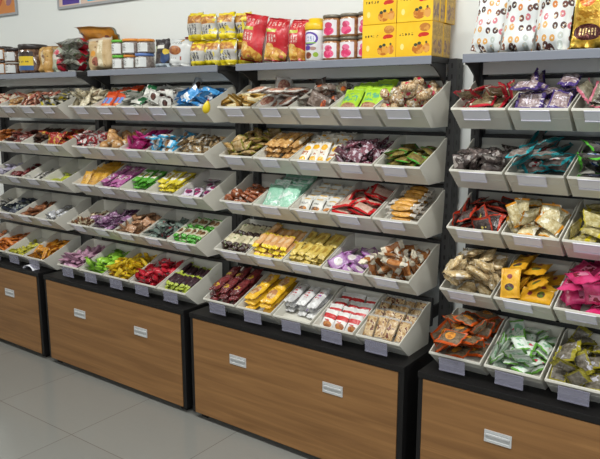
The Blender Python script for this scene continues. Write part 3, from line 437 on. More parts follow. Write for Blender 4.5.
 (2, 3, 0): [533, 291, 651, -128, 184, 637, 1761, 443, 615, 1, 27, 645, 534, 858, 746, -94, -255, 809, 788, 1949, 1106, 40, 324, -709, 574, 1482, 952, -22, 33, -899, 795, 258, 680, -309, -146, -867, 1112, 377, 597, -259, 145, -162, 662, 475, 736, 25, 372, 241, 1655, 1905, 1083, 216, 60, -325, 1162, 983, 797, 597, 24, 170, 1776, 1432, 937, -757, -591, -258, 1399, 859, 756, -781, -111, 34, 1699, 208, 801, -326, 31, 934, 200, 1620, 999, 316, -41, 698, 295, 1120, 843, 103, -118, -486, 1392, 455, 616, 128, 113, 822, 267, 225, 712, 456, 749, -326, 1811, 549, 823, -658, 588, -462, 447, 1697, 1040, -313, -363, 459, 1739, 1023, 804, 342, -54, -572, 172, 798, 896, 345, -586, -354, 941, 1702, 1075, -869, -457, 189, 209, 472, 785, -134, 790, -319, 391, 581, 685, 231, -271, 359, 869, 792, 736, 581, -87, -339, 1552, 443, 788, -122, -316, -721, 1079, 1368, 914, 51, -334, 758, 1639, 720, 807, -346, -280, 1, 1246, 276, 845, 49, -397, -659, 695, 1236, 870, 358, -931, -60, 885, 478, 807, -574, -576, 568, 994, 152, 799, 758, 379, -357, 1569, 1675, 1071, -261, -140, 945, 711, 737, 922, 24, 143, 908, 1586, 1151, 984, -248, -398, 316, 1177, 1995, 1116, 129, -166, 857, 1435, 1341, 999, 13, -903, -223, 865, 1047, 928, -445, 112, 227, 1391, 667, 889, 118, -354, 138, 830, 1390, 1029, 214, 278, 763, 1109, 515, 805, 568, 544, -515, 1275, 1542, 975, 273, -41, 840, 1082, 1159, 1048, -284, 253, -924, 1129, 697, 935, -451, -641, 617, 1233, 917, 1008, 404, 45, -74],
 (2, 3, 1): [1580, 577, 643, 34, -189, 981, 1558, 1682, 1008, 43, 142, -832, 1008, 457, 665, 60, -69, -718, 1552, 1042, 798, 118, -22, -103, 684, 822, 797, -893, -406, 19, 352, 1085, 940, 220, 329, 23, 421, 264, 669, -329, -37, -8, 709, 1530, 958, 48, -191, 973, 1393, 375, 800, 37, 77, -703, 436, 1440, 1194, -105, 131, -893, 1031, 1155, 957, 16, 73, 64, 1045, 2073, 1138, 101, 57, -450, 936, 394, 861, 1, -16, -664, 572, 488, 938, 203, -71, -907, 1541, 1213, 1043, -68, 140, -917, 440, 2015, 1143, 288, -28, -83, 644, 1172, 1260, 255, 194, -324, 275, 344, 1080, -329, -556, 657, 1707, 612, 984, 45, -121, -695, 1215, 1476, 1148, 111, -60, -960, 1005, 836, 1094, 285, -610, 702, 1734, 2003, 1281, 150, -258, -655, 915, 1690, 1323, 382, -244, -276, 1490, 590, 1122, 286, -33, -953, 711, 357, 1147, 91, 220, -707, 1111, 396, 1108, -191, -143, 724, 1365, 1917, 1307, -64, -10, 681, 1150, 2147, 1411, -191, -128, 394, 816, -169, 1382, 754, -655, -51, 539, 2327, 1305, -263, 18, -17, 1710, 1197, 1213, -17, 195, -681, 1351, 750, 1327, -70, -53, 510, 385, 757, 1139, 28, -368, 503],
 (2, 3, 2): [1464, 1421, 922, 129, -118, 471, 924, 507, 620, -31, 187, -982, 657, 1488, 966, -6, 54, -983, 429, 1740, 1119, -110, 25, 848, 433, 229, 751, -119, 308, 943, 194, 1388, 1167, 202, -750, -34, 423, 1016, 788, 35, -188, 981, 1488, 503, 667, 26, -2, 611, 1235, 2143, 1164, -908, 389, 110, 960, 930, 818, -94, 56, -900, 498, 2323, 1220, 33, -187, 982, 1561, 1955, 1204, 303, 192, 270, 583, 1128, 1052, -16, 259, -896, 1587, 1424, 1136, -75, 173, -982, 1008, 1041, 1055, -238, 164, -915, 535, 2078, 1351, 75, 94, -910, 491, 1481, 1335, 90, 12, -587, 342, 689, 983, 819, -177, -319, 1695, 948, 874, 38, 164, -689, 947, 405, 875, 160, 199, -227, 989, 1744, 1095, 251, 141, 868, 1346, 605, 1083, 940, 16, 75, 1328, 1016, 1163, 547, -22, 503, 1695, 326, 1066, 56, 887, 136, 279, 462, 864, -369, -79, -705, 1170, 195, 969, 63, -418, 906],
 (2, 3, 3): [341, 531, 632, 33, 98, -625, 1306, 441, 656, -16, 59, 576, 445, 1364, 898, 3, 173, -949, 962, 1586, 997, 133, -178, 959, 838, 486, 647, 15, -25, 635, 1083, 970, 774, 41, -143, 988, 839, 234, 804, 149, -14, 26, 526, 244, 964, -53, -172, -10, 1530, 756, 777, 98, 139, 565, 646, 2017, 1113, 37, 147, -853, 429, 787, 825, 162, 22, 925, 1374, 1315, 928, -133, 122, -969, 407, 1529, 1119, -49, -112, 90, 1791, 510, 795, -466, 634, -445, 494, 1000, 993, 66, -980, 103, 1743, 1214, 907, 352, 114, 702, 395, 1768, 1264, -38, 83, 996, 1089, 772, 903, -863, -443, -148, 1539, 1824, 1049, 122, 2, -177, 980, 2183, 1249, 255, 8, 805, 1340, 1399, 1151, -831, -523, 98, 776, 1159, 1091, 174, 271, -41, 1776, 370, 1145, -409, -395, 485, 646, 651, 999, 225, -332, 806, 1573, 2235, 1189, 118, 10, -121, 1611, 834, 1018, 36, 199, -806, 980, 404, 1069, 234, 230, 811, 1016, 1626, 1203, -70, 153, -823, 1379, 309, 972, -437, 359, -139, 289, 1297, 1272, -690, -699, -102, 1346, 721, 1163, -105, -177, 908, 1623, 1351, 1225, 57, 197, 17, 899, 860, 1242, -105, 65, -600],
 (2, 4, 0): [552, 856, 737, -16, 217, -974, 1421, 1400, 939, 519, -215, -532, 207, 1648, 1000, 109, -144, 692, 546, 1102, 834, -42, 337, -939, 926, 382, 593, 42, 4, 27, 1458, 631, 662, 105, 34, -259, 963, 2064, 1144, 207, -59, 416, 556, 595, 678, 23, -264, -963, 452, 1844, 1140, 369, 222, 584, 1263, 215, 735, -81, 162, -981, 1179, 1354, 906, 62, -221, 798, 1802, 505, 839, -104, -167, 691, 704, 1615, 1140, -100, 356, -317, 1445, 400, 909, -131, 3, 954, 1793, 1348, 904, 128, -125, 696, 867, 1793, 1263, 136, 86, -473, 1446, 682, 959, -8, 324, 889, 1016, 2048, 1355, 97, 137, -458, 999, 432, 928, 345, 933, -87, 1034, 1121, 1038, -5, -457, 874, 508, 484, 907, 335, 102, 807, 1489, 2119, 1251, -296, -903, -249, 1579, 1499, 1097, -521, -665, 398, 207, 602, 891, 19, -136, 693, 1384, 877, 1141, -119, 164, -47, 1157, 223, 1250, 535, -782, 264, 465, 1128, 1108, 281, 106, -425, 840, 1479, 1344, -113, 225, -399, 1790, 1637, 1247, 656, 624, 394, 1044, 663, 1141, 149, -134, -63, 541, 167, 1009, 2, -67, 0, 547, 366, 1137, 950, 43, 22, 1387, 1568, 1273, -118, -356, 476, 1748, 778, 1225, 748, -624, -182, 516, 701, 1226, 16, -190, -898],
 (2, 4, 1): [451, 1438, 994, -166, 157, -971, 1318, 1664, 1051, 218, 118, -383, 801, 939, 809, 38, -100, 992, 1679, 1173, 897, 228, 167, -714, 495, 529, 730, -147, 947, -280, 320, 1999, 1173, 54, 30, 676, 900, 1446, 1017, -90, 259, -442, 1422, 712, 838, -4, 119, -993, 818, 2103, 1211, 83, 76, 553, 1679, 869, 1092, 46, 16, -676, 1233, 1243, 1063, -698, -607, -55, 484, 2313, 1378, -53, 226, 973, 1532, 363, 664, 35, 985, -147, 843, 313, 683, 46, -281, -950, 1009, 1720, 1335, 152, -966, -208, 310, 655, 945, 45, -180, -712, 1570, 1987, 1200, 198, 167, 863, 1367, 267, 944, 78, -189, -979, 1733, 2152, 1396, -306, 177, -650, 1049, 567, 1045, -53, 95, 939, 700, 200, 1178, -486, 277, 530, 1243, 835, 1242, 137, 119, 683, 522, 1092, 1122, -986, 70, 31, 1561, 1296, 1304, 858, -507, -73],
 (2, 4, 2): [1486, 348, 632, -128, 76, -982, 929, 1862, 1068, -1, 196, -955, 836, 387, 602, 0, -42, -997, 1185, 976, 776, 11, 187, -928, 1778, 1678, 1011, -705, -693, -144, 534, 407, 774, 21, -102, -889, 215, 1509, 970, 1, 230, -671, 1192, 1342, 897, 113, -90, 304, 473, 872, 744, -959, -175, 7, 1726, 379, 828, 675, 707, -182, 397, 2129, 1197, 332, 772, 535, 1505, 2137, 1159, 98, -160, 666, 1080, 548, 768, -190, -79, -949, 651, 1275, 902, 57, -13, -940, 1547, 820, 786, 92, 131, 112, 1003, 984, 963, 80, 35, -986, 1814, 943, 963, 395, -462, -517, 1168, 1318, 1101, 60, -75, 129, 1328, 408, 968, 59, -65, -430, 753, 2166, 1243, -109, -101, 896, 1422, 1774, 1186, 322, 19, -423, 454, 1604, 1194, -772, -436, 65, 1778, 283, 1166, 663, 659, -255, 363, 1953, 1359, -787, -519, -124, 1543, 889, 1005, 772, -591, -188, 1510, 598, 1203, 304, 934, -29, 205, 540, 782, -709, -561, -419, 1064, 904, 1163, 85, -106, 135, 443, 815, 956, 394, 912, 111, 1038, 172, 946, -445, -380, -175, 447, 308, 978, -70, -45, -24, 1134, 1583, 1214, 120, -162, 60, 1646, 983, 1233, -249, 87, 592, 929, 1738, 1380, 109, 44, 187, 611, 1232, 1134, 626, -708, -290, 1079, 575, 1169, -52, -325, -48, 1107, 1220, 1283, 78, -87, 195, 1131, 2096, 1424, -306, -415, -576, 499, 399, 1230, 422, -387, -574, 1121, 2411, 1345, -872, -89, -136, 1448, 1025, 1413, -384, 805, -452, 645, 832, 1264, -20, -388, 759, 222, 398, 1157, -106, 9, 706, 876, 934, 1376, -767, 525, -105, 277, 971, 1226, 483, -782, -186, 1652, 1444, 1336, -391, -20, -920, 911, 423, 1301, 283, -43, -952, 1790, 2012, 1271, -681, 652, -283, 220, 1198, 1391, -183, 18, 706],
 (2, 4, 3): [425, 1028, 841, 239, -54, 500, 618, 403, 641, 42, 22, 999, 1389, 478, 682, -10, 29, 674, 671, 1719, 1064, 31, -166, 837, 1029, 1130, 881, -971, -130, 102, 460, 2304, 1258, 18, -977, -210, 1597, 1196, 892, -832, 526, 121, 831, 225, 888, -257, 124, 72, 1126, 2086, 1189, 219, 87, -153, 294, 1554, 1051, 349, -186, -766, 887, 708, 777, -106, 27, 174, 1713, 1882, 1129, 237, 86, -725, 1171, 453, 963, 204, 194, 773, 793, 1152, 1184, -108, 32, -994, 1772, 547, 807, -396, 738, -231, 1205, 1619, 1154, 69, 40, 977, 1572, 352, 1056, 87, 491, 724, 1514, 878, 1074, -122, -56, 99, 520, 754, 1012, -964, 226, 15, 587, 407, 1175, -132, 193, -173, 481, 2000, 1400, 713, 3, 183, 1461, 2143, 1409, 61, -188, 814, 232, 429, 949, 441, -538, -227, 1718, 1500, 1214, 74, 267, -622, 964, 1871, 1394, -393, 909, 57, 945, 725, 1244, -59, -95, -965, 1333, 1138, 1259, -200, -963, 173, 1145, 1464, 1424, -49, -64, 315, 1261, 244, 1262, -67, 966, 139, 247, 1198, 1263, 335, -245, -691, 1490, 599, 1321, -709, -12, 95],
 (3, 0, 0): [1264, 568, 654, 89, -93, 293, 850, 697, 733, 18, -85, 640, 507, 1492, 957, 33, -220, 972, 445, 685, 716, 638, -284, -465, 1171, 2096, 1160, -946, 209, 35, 433, 1120, 920, -916, 321, 237, 1508, 1172, 852, 98, -27, 3, 493, 2015, 1154, -2, -791, -612, 1490, 2280, 1221, 78, 24, -161, 1795, 619, 690, -689, -705, 24, 1764, 1630, 1055, 35, -51, 678, 971, 792, 960, 140, -111, 981, 1141, 1481, 1034, 27, -954, -256, 186, 622, 797, -394, -672, 274, 1541, 267, 830, 845, -147, -151, 1287, 1771, 1124, 420, -151, -147, 820, 162, 790, 75, 765, -638, 571, 1730, 1054, 43, -383, 919, 1543, 1052, 1098, 220, -517, -823, 416, 1606, 1277, -2, 174, -824, 1703, 458, 1027, -369, 402, -753, 438, 455, 966, -37, -69, 717, 1053, 1169, 1007, 98, -52, -984, 523, 1152, 1158, 193, -222, -770, 847, 1541, 1338, 645, 741, -137, 1571, 772, 966, 318, -788, -509, 1028, 1257, 1235, 338, 47, 312, 795, 331, 1022, 232, -859, 390, 1158, 625, 1162, -868, 482, -29, 784, 565, 1098, 916, 24, -208, 1439, 1217, 1239, 30, 50, 332, 201, 483, 1052, 468, -235, -690],
 (3, 0, 1): [533, 1110, 837, 108, -93, 701, 1468, 1399, 928, 162, -3, -1, 1457, 678, 750, 198, 154, -699, 532, 1554, 1098, -43, 33, -2, 1482, 502, 952, -135, -206, 969, 1198, 1227, 1204, -70, 39, -426, 1407, 1855, 1252, -60, 136, 635, 573, 616, 827, 5, -943, -331, 1468, 1135, 1440, 60, 53, -705, 1348, 2116, 1414, -128, 174, 696, 621, 1213, 1407, 8, -182, 573, 535, 432, 978, 218, -201, 680, 714, 351, 1409, 79, 7, 426, 1468, -109, 1411, -29, 55, -998, 612, -301, 1448, -37, -140, 983, 272, 1946, 1615, -409, 559, -622],
 (3, 0, 2): [641, 1638, 1030, 86, -192, 904, 1134, 1844, 1215, 104, 201, 233, 1176, 1192, 980, -6, 474, -878, 1364, 219, 980, -93, -667, -697, 1778, 1304, 1277, -664, -67, 726, 917, 558, 769, -164, -67, 134, 240, 2001, 1506, -755, 194, -623, 1497, 1965, 1348, -202, 71, -805, 1607, 2049, 1588, -186, 75, -705, 544, 666, 963, 26, -175, -984, 1447, 675, 1006, -213, 107, -5, 482, 1468, 1303, -21, -338, 456, 978, 826, 1261, -139, -116, 80, 1000, 1175, 1548, -955, -248, 17],
 (3, 0, 4): [1261, 825, 864, -318, 688, -497, 1160, 416, 696, 65, -137, 675, 714, 1596, 1095, -50, -649, 746, 1465, 257, 876, -195, 287, -669, 818, 790, 815, 306, -148, -697, 283, 932, 906, -49, 611, 489, 1702, -375, 1474, -997, 15, -45, 274, 420, 710, -87, 414, -534, 1692, 1829, 1180, -812, -43, -119, 1691, 800, 831, 173, 707, 683, 1072, 1172, 990, 365, -780, 193, 634, 1194, 965, -268, -239, 520, 557, 524, 1065, 942, -231, 202, 1560, 1241, 942, 145, -48, -398, 293, 1472, 1061, -381, -180, 907, 683, 2356, 1348, -40, 660, -747, 695, 343, 737, -738, -531, 408, 281, 1109, 1327, -576, -219, 654, 1345, -79, 1486, -159, 465, -840, 1146, 1999, 1242, -393, 132, 772, 280, 2291, 1336, 591, 223, -775, 1707, 535, 1162, 58, -219, -17, 1490, 1781, 1534, 173, 765, 555, 1137, 1331, 1711, -787, 400, 313, 952, 300, 1036, -303, -663, 422, 698, 1945, 1288, -178, -451, -865, 1269, 1578, 1085, -126, -61, -755, 581, 867, 1301, 593, -473, -641, 1652, 2233, 1314, -154, 134, 681, 1682, 1439, 1306, -404, 446, 693, 1002, 689, 1213, -521, -517, 679, 904, 2068, 1606, -28, -929, 230, 1691, 963, 1240, 746, 131, -25, 274, 1831, 1336, -283, -491, 421, 1391, 709, 1405, 384, -461, -334, 1299, 252, 1273, 634, -39, 344, 1283, 2351, 1542, -630, 282, 293, 797, 1284, 1395, 416, 362, -803, 977, 932, 1543, 698, 110, 66, 1328, 1175, 1348, 323, -663, -477, 270, 272, 1239, 664, -435, -494, 1032, 1614, 1458, 10, -648, 488],
 (3, 1, 0): [886, 1424, 993, -33, 119, -284, 995, 886, 768, -18, 182, -972, 1550, 1511, 999, -30, 40, -998, 275, 560, 823, 728, -345, -389, 1561, 2015, 1144, 120, -52, -13, 334, 1790, 1072, 66, 132, -695, 957, 1839, 1198, 112, -2, -287, 1539, 463, 647, -991, -66, 64, 1666, 946, 844, -27, -27, 706, 855, 297, 747, -33, -48, -5, 1430, 2303, 1344, -13, -316, -949, 484, 1446, 1269, -32, 25, 846, 696, 2310, 1381, -58, 892, -446, 920, 884, 1074, -216, 942, 128, 1595, 1238, 1208, -10, 34, -674, 1506, 720, 1053, -980, 152, -108, 1562, 295, 887, -26, -12, -1, 1062, 164, 1197, -42, 628, 766, 442, 1905, 1402, 991, -5, 29, 357, 961, 933, -629, 446, -215, 921, 1388, 1426, 316, -924, -22, 1686, 1563, 1409, 681, -703, -50, 437, 297, 1107, 962, 10, -269, 329, 1868, 1655, -73, -135, 693, 591, 820, 1298, 293, 21, 613, 823, 1902, 1660, -92, 362, -307, 1162, 514, 1161, 392, -122, -76, 1418, 901, 1423, 158, 982, -40, 741, 581, 1420, 286, -51, 736, 1255, 1590, 1474, 190, 322, 594, 1416, 2380, 1663, -53, 820, -568, 1661, 1780, 1615, -6, 146, 693],
 (3, 1, 3): [982, 1934, 1108, 14, 198, -945, 1566, 1062, 895, 368, -143, -266, 561, 1064, 823, 23, 121, -940, 882, 1621, 1168, 5, 354, -915, 1007, 418, 626, 31, -68, -39, 1564, 1572, 983, 125, -24, -62, 1018, 832, 786, 102, -79, -942, 1510, 2061, 1189, 144, 6, 715, 1817, 593, 977, -106, 664, -161, 1052, 1125, 999, -101, -63, 763, 204, 739, 1133, -625, 276, -596, 1744, 2098, 1349, 696, -630, -303, 1584, 423, 699, 95, 143, 757, 392, 1342, 1008, -167, -62, 816, 1553, 1446, 1181, 107, -14, -70, 1505, 830, 1101, 375, -301, -461, 1261, 488, 942, 14, -294, 762, 858, 2314, 1314, 237, 121, -964, 309, 2041, 1141, -698, -702, -126, 645, 425, 745, -289, -90, 897, 1075, 160, 1036, 120, -621, 760, 1273, 1015, 1311, -175, -193, 267, 470, 1090, 1266, -42, -105, 914, 650, 764, 1006, 134, 283, -950, 1034, 1220, 1334, -115, -441, -491, 309, 1255, 1472, 12, -95, -700, 414, 1819, 1366, -18, -202, -979, 245, 380, 839, -394, 217, -632, 933, 544, 1167, -148, -962, -224, 641, 639, 1392, 163, 129, -975, 1406, 1880, 1467, 74, 907, 172, 472, 241, 1132, -136, -437, -800, 1384, 522, 1296, 299, -105, 578, 852, 1429, 1422, 91, -214, -968, 874, 2058, 1492, 178, -20, -519, 305, 2207, 1428, 704, -687, 174],
 (3, 1, 4): [816, 1364, 912, -3, -141, 927, 1424, 1676, 1007, 155, -64, 251, 1571, 1141, 862, 170, 232, -695, 1045, 1784, 1163, -56, -129, 81, 403, 910, 781, -116, -183, 976, 1598, 763, 823, 352, -102, -39, 399, 1542, 1024, 49, -115, -6, 1421, 394, 798, 136, -96, -85, 925, 546, 645, 20, 994, 101, 818, 375, 809, -994, -88, -45, 1254, 1004, 1098, -59, -46, 495, 1382, 2208, 1292, -103, -32, -700, 499, 1961, 1186, 65, -96, -982, 540, 655, 975, -14, -20, 910, 835, 453, 1166, 98, 52, -978, 1183, 361, 983, -705, -698, -49, 396, 889, 1132, -212, 22, 706, 1621, 392, 1047, 245, 51, 705, 677, 1272, 1273, -12, 21, -765, 438, 2180, 1324, -201, -64, 71, 1644, 1440, 1221, 288, 29, 957],
 (3, 2, 0): [949, 1155, 827, 73, -112, 788, 364, 1820, 1047, 80, -105, 767, 1350, 879, 736, 36, 162, -985, 623, 1527, 1036, 127, 390, -703, 984, 520, 618, 69, -115, 794, 1346, 237, 675, -261, -191, -582, 458, 185, 824, -165, 563, 791, 527, 2119, 1234, -98, -29, -862, 890, 349, 747, 188, 46, -242, 1080, 581, 915, -120, 286, 560, 1503, 1899, 1073, 142, 116, -576, 1686, 554, 629, -983, 14, -43, 1695, 1477, 934, 25, -144, 936, 1624, 1535, 1148, 155, 28, -103, 349, 1022, 940, -362, -604, 354, 1756, 939, 899, -529, -79, 843, 666, 1095, 968, 289, -133, -176, 1411, 1113, 947, 632, -694, 280, 650, 773, 856, 137, 850, -484, 350, 546, 779, 634, -415, -504, 639, 462, 1057, 315, -758, 570, 1677, 250, 844, 954, 79, -131, 1696, 478, 921, 893, -335, 22, 165, 941, 914, -566, -428, 545, 912, 1898, 1070, -696, -691, -138, 164, 478, 757, 475, -539, -406, 825, 223, 1045, 886, -94, -22, 1076, 808, 1016, 76, 239, 964, 1214, 1537, 953, 36, -139, 908, 1056, 1331, 1076, -181, -971, -152],
 (3, 2, 3): [1023, 1006, 797, 109, 58, -433, 1586, 1440, 940, 81, 106, -666, 854, 1509, 1035, -92, -71, 245, 616, 2001, 1127, 3, 174, -947, 367, 718, 735, 188, -137, 698, 591, 1545, 1266, 67, -26, -485, 1456, 2125, 1197, 102, 53, -2, 543, 354, 807, 138, 94, 27, 1381, 820, 948, 134, 63, -233, 1282, 332, 798, -43, 151, 20, 901, 795, 1140, 82, -170, 319, 357, 2057, 1401, -158, 2, 706, 1484, 1835, 1470, -184, 297, -933, 550, 317, 1117, 165, -99, 19, 1453, 318, 1019, 158, 152, -22, 1644, 836, 1164, -708, -690, 151, 323, 1039, 1227, 5, -385, 591, 1236, 2245, 1536, -8, -979, -71, 934, 1870, 1422, 186, 113, 795, 1590, 1272, 1306, -171, -92, -741],
 (3, 3, 3): [580, 830, 727, 109, -156, 749, 658, 1498, 947, 138, -40, 66, 808, 1074, 1007, -88, 195, -976, 1407, 1295, 898, 163, -83, 787, 473, 538, 927, -5, 516, -724, 1155, 439, 679, -158, 69, -971, 1749, 1290, 1033, -219, 426, -567, 1527, 426, 757, -248, 24, -956, 1131, 1943, 1156, 100, 118, 200, 1545, 705, 930, -144, 157, -20, 352, 1710, 1128, -98, -113, 697, 1400, 1667, 1209, 207, 50, 574],
 (3, 3, 4): [584, 545, 685, 86, 32, -282, 1212, 1694, 1103, -272, -637, 558, 244, 263, 933, -278, 538, 464, 855, 1643, 1079, -547, -751, 204, 1409, 892, 800, 82, 47, -345, 559, 1307, 951, 165, 28, -527, 1675, 1610, 1037, 44, 140, -723, 1094, 874, 1106, 87, -37, -25, 1396, 276, 718, -97, -284, -945, 1297, 534, 989, 330, 613, -697, 750, 1538, 1393, -753, 35, -142, 1456, 2364, 1286, -31, 218, -975, 1752, 807, 1101, 691, 573, -410, 225, 1177, 1092, 635, -353, -635, 1761, 1732, 1420, 592, -565, -456, 368, 567, 1199, -376, -111, -826, 517, 1002, 1330, -34, 173, 527, 1110, 186, 1265, 206, -781, 558, 489, 2214, 1258, 618, 131, 334, 1734, 213, 1214, -616, -119, -762, 1421, 1805, 1375, -745, 647, 162, 1688, 942, 1464, 123, 606, 513, 1453, -183, 1429, -32, 60, -998, 309, -318, 1429, -17, -66, 744, 787, 2119, 1491, -317, 919, 235, 732, 580, 1451, 529, -824, 203, 1021, 1172, 1336, -376, -388, -795, 514, 1347, 1645, 588, 41, 358, 860, 433, 1079, 251, 109, -927],
 (4, 0, 0): [574, 1208, 863, 42, -182, 977, 1293, 790, 743, 125, -161, 879, 609, 733, 835, 25, -390, 849, 1568, 477, 892, 261, 68, -729, 400, 1731, 1165, 90, 122, 698, 937, 1796, 1138, 245, 55, 815, 1458, 1999, 1187, -151, 155, -976, 1026, 1045, 1187, 447, -46, -401, 1509, 1109, 1180, -597, -136, -707, 1045, 341, 928, 48, 229, -972, 435, 414, 1205, -47, -183, -702, 1488, 1781, 1344, -581, 768, 269, 1784, 1332, 1259, 59, -773, -118, 1541, 225, 1316, -120, 106, 740, 512, 1095, 1361, 817, 546, 180],
 (4, 0, 1): [798, 713, 756, 13, 115, -876, 890, 1906, 1141, 78, 126, -668, 1515, 1910, 1161, 191, -68, 761, 1374, 628, 814, 270, 115, 301, 1444, 1093, 1146, -240, -141, 134, 411, 1114, 1017, -46, 137, 695, 667, 272, 977, 466, -6, -1, 937, 1396, 1265, 192, -3, 373, 732, 834, 1409, 104, 23, -659, 1608, 1852, 1446, -680, -702, 63, 333, 1590, 1578, -757, 22, -566, 1587, 446, 997, 349, -135, 700, 547, 211, 1469, -982, 9, -8, 400, 2065, 1544, -599, -550, -581, 1579, 1461, 1676, -706, 676, 170],
 (4, 0, 2): [1368, 1431, 948, 130, -5, -136, 1527, 1430, 1292, -118, -325, 754, 622, 1880, 1271, -901, 331, -257, 850, 1505, 1112, 47, -222, 200, 789, 755, 726, 38, 144, -876, 294, 986, 1105, -313, 280, -639, 1525, 662, 745, 146, -215, 640, 853, 478, 878, 51, 157, -692, 1112, 1011, 1206, 271, 17, -265, 1409, 442, 1060, 484, 144, -107, 304, 1888, 1366, 336, -307, -632, 995, 184, 1181, -768, 102, 76, 1285, 1244, 1517, -513, -857, 28, 1755, 1915, 1446, 211, -705, -11, 379, 465, 1288, -614, -604, 182],
 (4, 1, 0): [1042, 577, 702, -16, -73, 871, 1286, 1840, 1072, 132, -69, 187, 472, 1854, 1077, -30, 188, -981, 1687, 1297, 901, 113, -193, 680, 1491, 1638, 1232, 115, 55, -235, 1280, 996, 865, 54, 15, -471, 756, 396, 872, -512, -214, 822, 629, 1220, 867, 125, -131, 536, 1508, 209, 790, 811, 190, -31, 316, 630, 681, 108, -194, 679, 1588, 582, 853, 382, 310, 34, 1485, 236, 1132, 886, 145, -18, 443, 772, 979, 60, 161, -829, 439, 1410, 1102, -40, -97, 994, 1801, 743, 1142, 459, 422, 541, 1197, 1199, 1102, 517, -856, -7, 316, 173, 923, -410, 493, 508, 835, 1343, 1301, -872, -427, -10, 817, 933, 1289, -116, 942, 315, 1507, 1030, 1176, 312, 338, -36, 490, 536, 1168, 188, 384, -778, 437, 2293, 1245, 45, 6, 1, 685, -184, 1390, -45, -8, -599, 1568, 1977, 1374, -308, 147, -75, 486, 1696, 1347, 45, 110, 405, 1555, 2360, 1305, -894, 14, 15, 956, 2165, 1317, -172, 177, -699, 1110, 576, 1079, 106, -415, -112],
 (4, 1, 1): [1531, 1874, 1114, 92, -145, 692, 832, 1009, 829, 122, 57, -338, 1250, 1949, 1384, 60, -301, 173, 818, 594, 955, 191, 67, -485, 1529, 1131, 1101, 167, 238, -666, 1528, 548, 1155, 89, 42, -705, 571, 435, 1252, 244, 116, -963, 385, 1190, 1281, 334, 776, -62, 839, 2094, 1435, -374, -99, 922, 1432, -164, 1416, 728, 684, 3, 996, 1098, 1395, 46, -171, 480, 1017, 1082, 1736, -146, -164, 551, 529, -88, 1455, -4, -119, 741, 413, 1892, 1417, -500, 724, -334, 345, 2128, 1731, 28, 859, -69],
 (4, 1, 2): [861, 1463, 981, 147, -89, 826, 749, 493, 697, 32, 33, 39, 614, 639, 1112, 142, 261, 244, 1511, 563, 783, 85, 71, 717, 1252, 2030, 1270, 312, 85, 608, 960, 1251, 1248, 152, 253, -113, 1407, 428, 1061, -46, 78, 3, 1307, 713, 1288, -145, -39, -914, 1504, 1635, 1280, -333, 87, -939, 196, 1574, 1299, 549, -395, -606, 815, -47, 1405, 897, -441, -35, 1568, 790, 1468, -257, 80, -704, 1499, 2098, 1563, -11, -939, 138, 710, 1001, 1638, -208, 135, -879, 1473, 1301, 1683, -215, 278, -99],
 (4, 2, 0): [1506, 794, 735, 100, -53, -12, 941, 1190, 882, 12, -120, 827, 514, 535, 721, -101, -187, 465, 1612, 1359, 971, 86, 11, 708, 848, 1934, 1127, 102, 33, -881, 527, 833, 933, -193, -118, 761, 486, 2163, 1263, -151, -66, 986, 1115, 1479, 1208, 237, 41, -238, 1384, 920, 1086, 68, -309, 944, 475, 1325, 1176, 294, -306, -545, 1616, 468, 911, 247, -412, 586, 180, 536, 970, -532, 494, -459, 1159, 556, 1131, 634, 101, -530, 1290, 198, 887, 751, -192, 8, 249, 1172, 1254, 95, 802, 181, 1466, 2292, 1355, -50, -523, 832, 889, 1549, 1515, -49, -27, 582, 1572, 1728, 1313, -159, 345, 570, 1511, 1222, 1375, 2, -991, 95, 401, 1978, 1462, 187, -161, -719, 603, 445, 1158, -11, -258, 695],
 (4, 2, 1): [886, 1636, 1021, 4, 188, -975, 958, 911, 781, 111, -182, 808, 558, 1431, 1176, 93, 308, -946, 537, 2030, 1246, -3, -166, -985, 1569, 492, 795, 115, 40, 723, 524, 1099, 1204, -49, -514, 857, 304, 503, 938, 139, 522, 125, 818, 465, 852, 137, 62, -701, 1452, 1105, 1257, -491, 658, 527, 831, 438, 1321, -409, -313, 438, 408, 879, 1444, -428, 595, 360, 512, 2237, 1427, 977, 2, 6, 356, 359, 1351, 526, -135, 837, 1406, 837, 1349, 466, -289, 661, 1520, 384, 1160, -930, 19, 282, 1482, 1842, 1177, 96, -966, -158, 591, 1619, 1635, -542, -837, -11, 1500, 1404, 1155, 465, 179, 66],
 (4, 2, 2): [1106, 763, 716, 61, -182, 944, 1104, 1737, 1038, 138, -60, 183, 626, 2059, 1189, 40, 1, -979, 1054, 1094, 1047, 149, 2, 717, 1650, 1093, 935, 326, 143, 706, 641, 405, 747, -988, 84, -92, 542, 2092, 1428, -24, 87, -996, 561, 1133, 1117, -68, -450, 496, 212, 926, 985, -391, -506, 430, 1087, 1423, 1335, 212, 111, 705, 995, 348, 1010, 81, 158, -12, 1632, 1773, 1243, 173, 160, 691, 911, 647, 1372, 308, 232, 248, 1458, 1884, 1530, -38, -2, 0, 1555, 1092, 1346, -76, 396, -683, 734, 2060, 1651, 32, -44, 216, 1469, 360, 1044, -348, 41, -937, 1737, 531, 1188, 645, -594, -415],
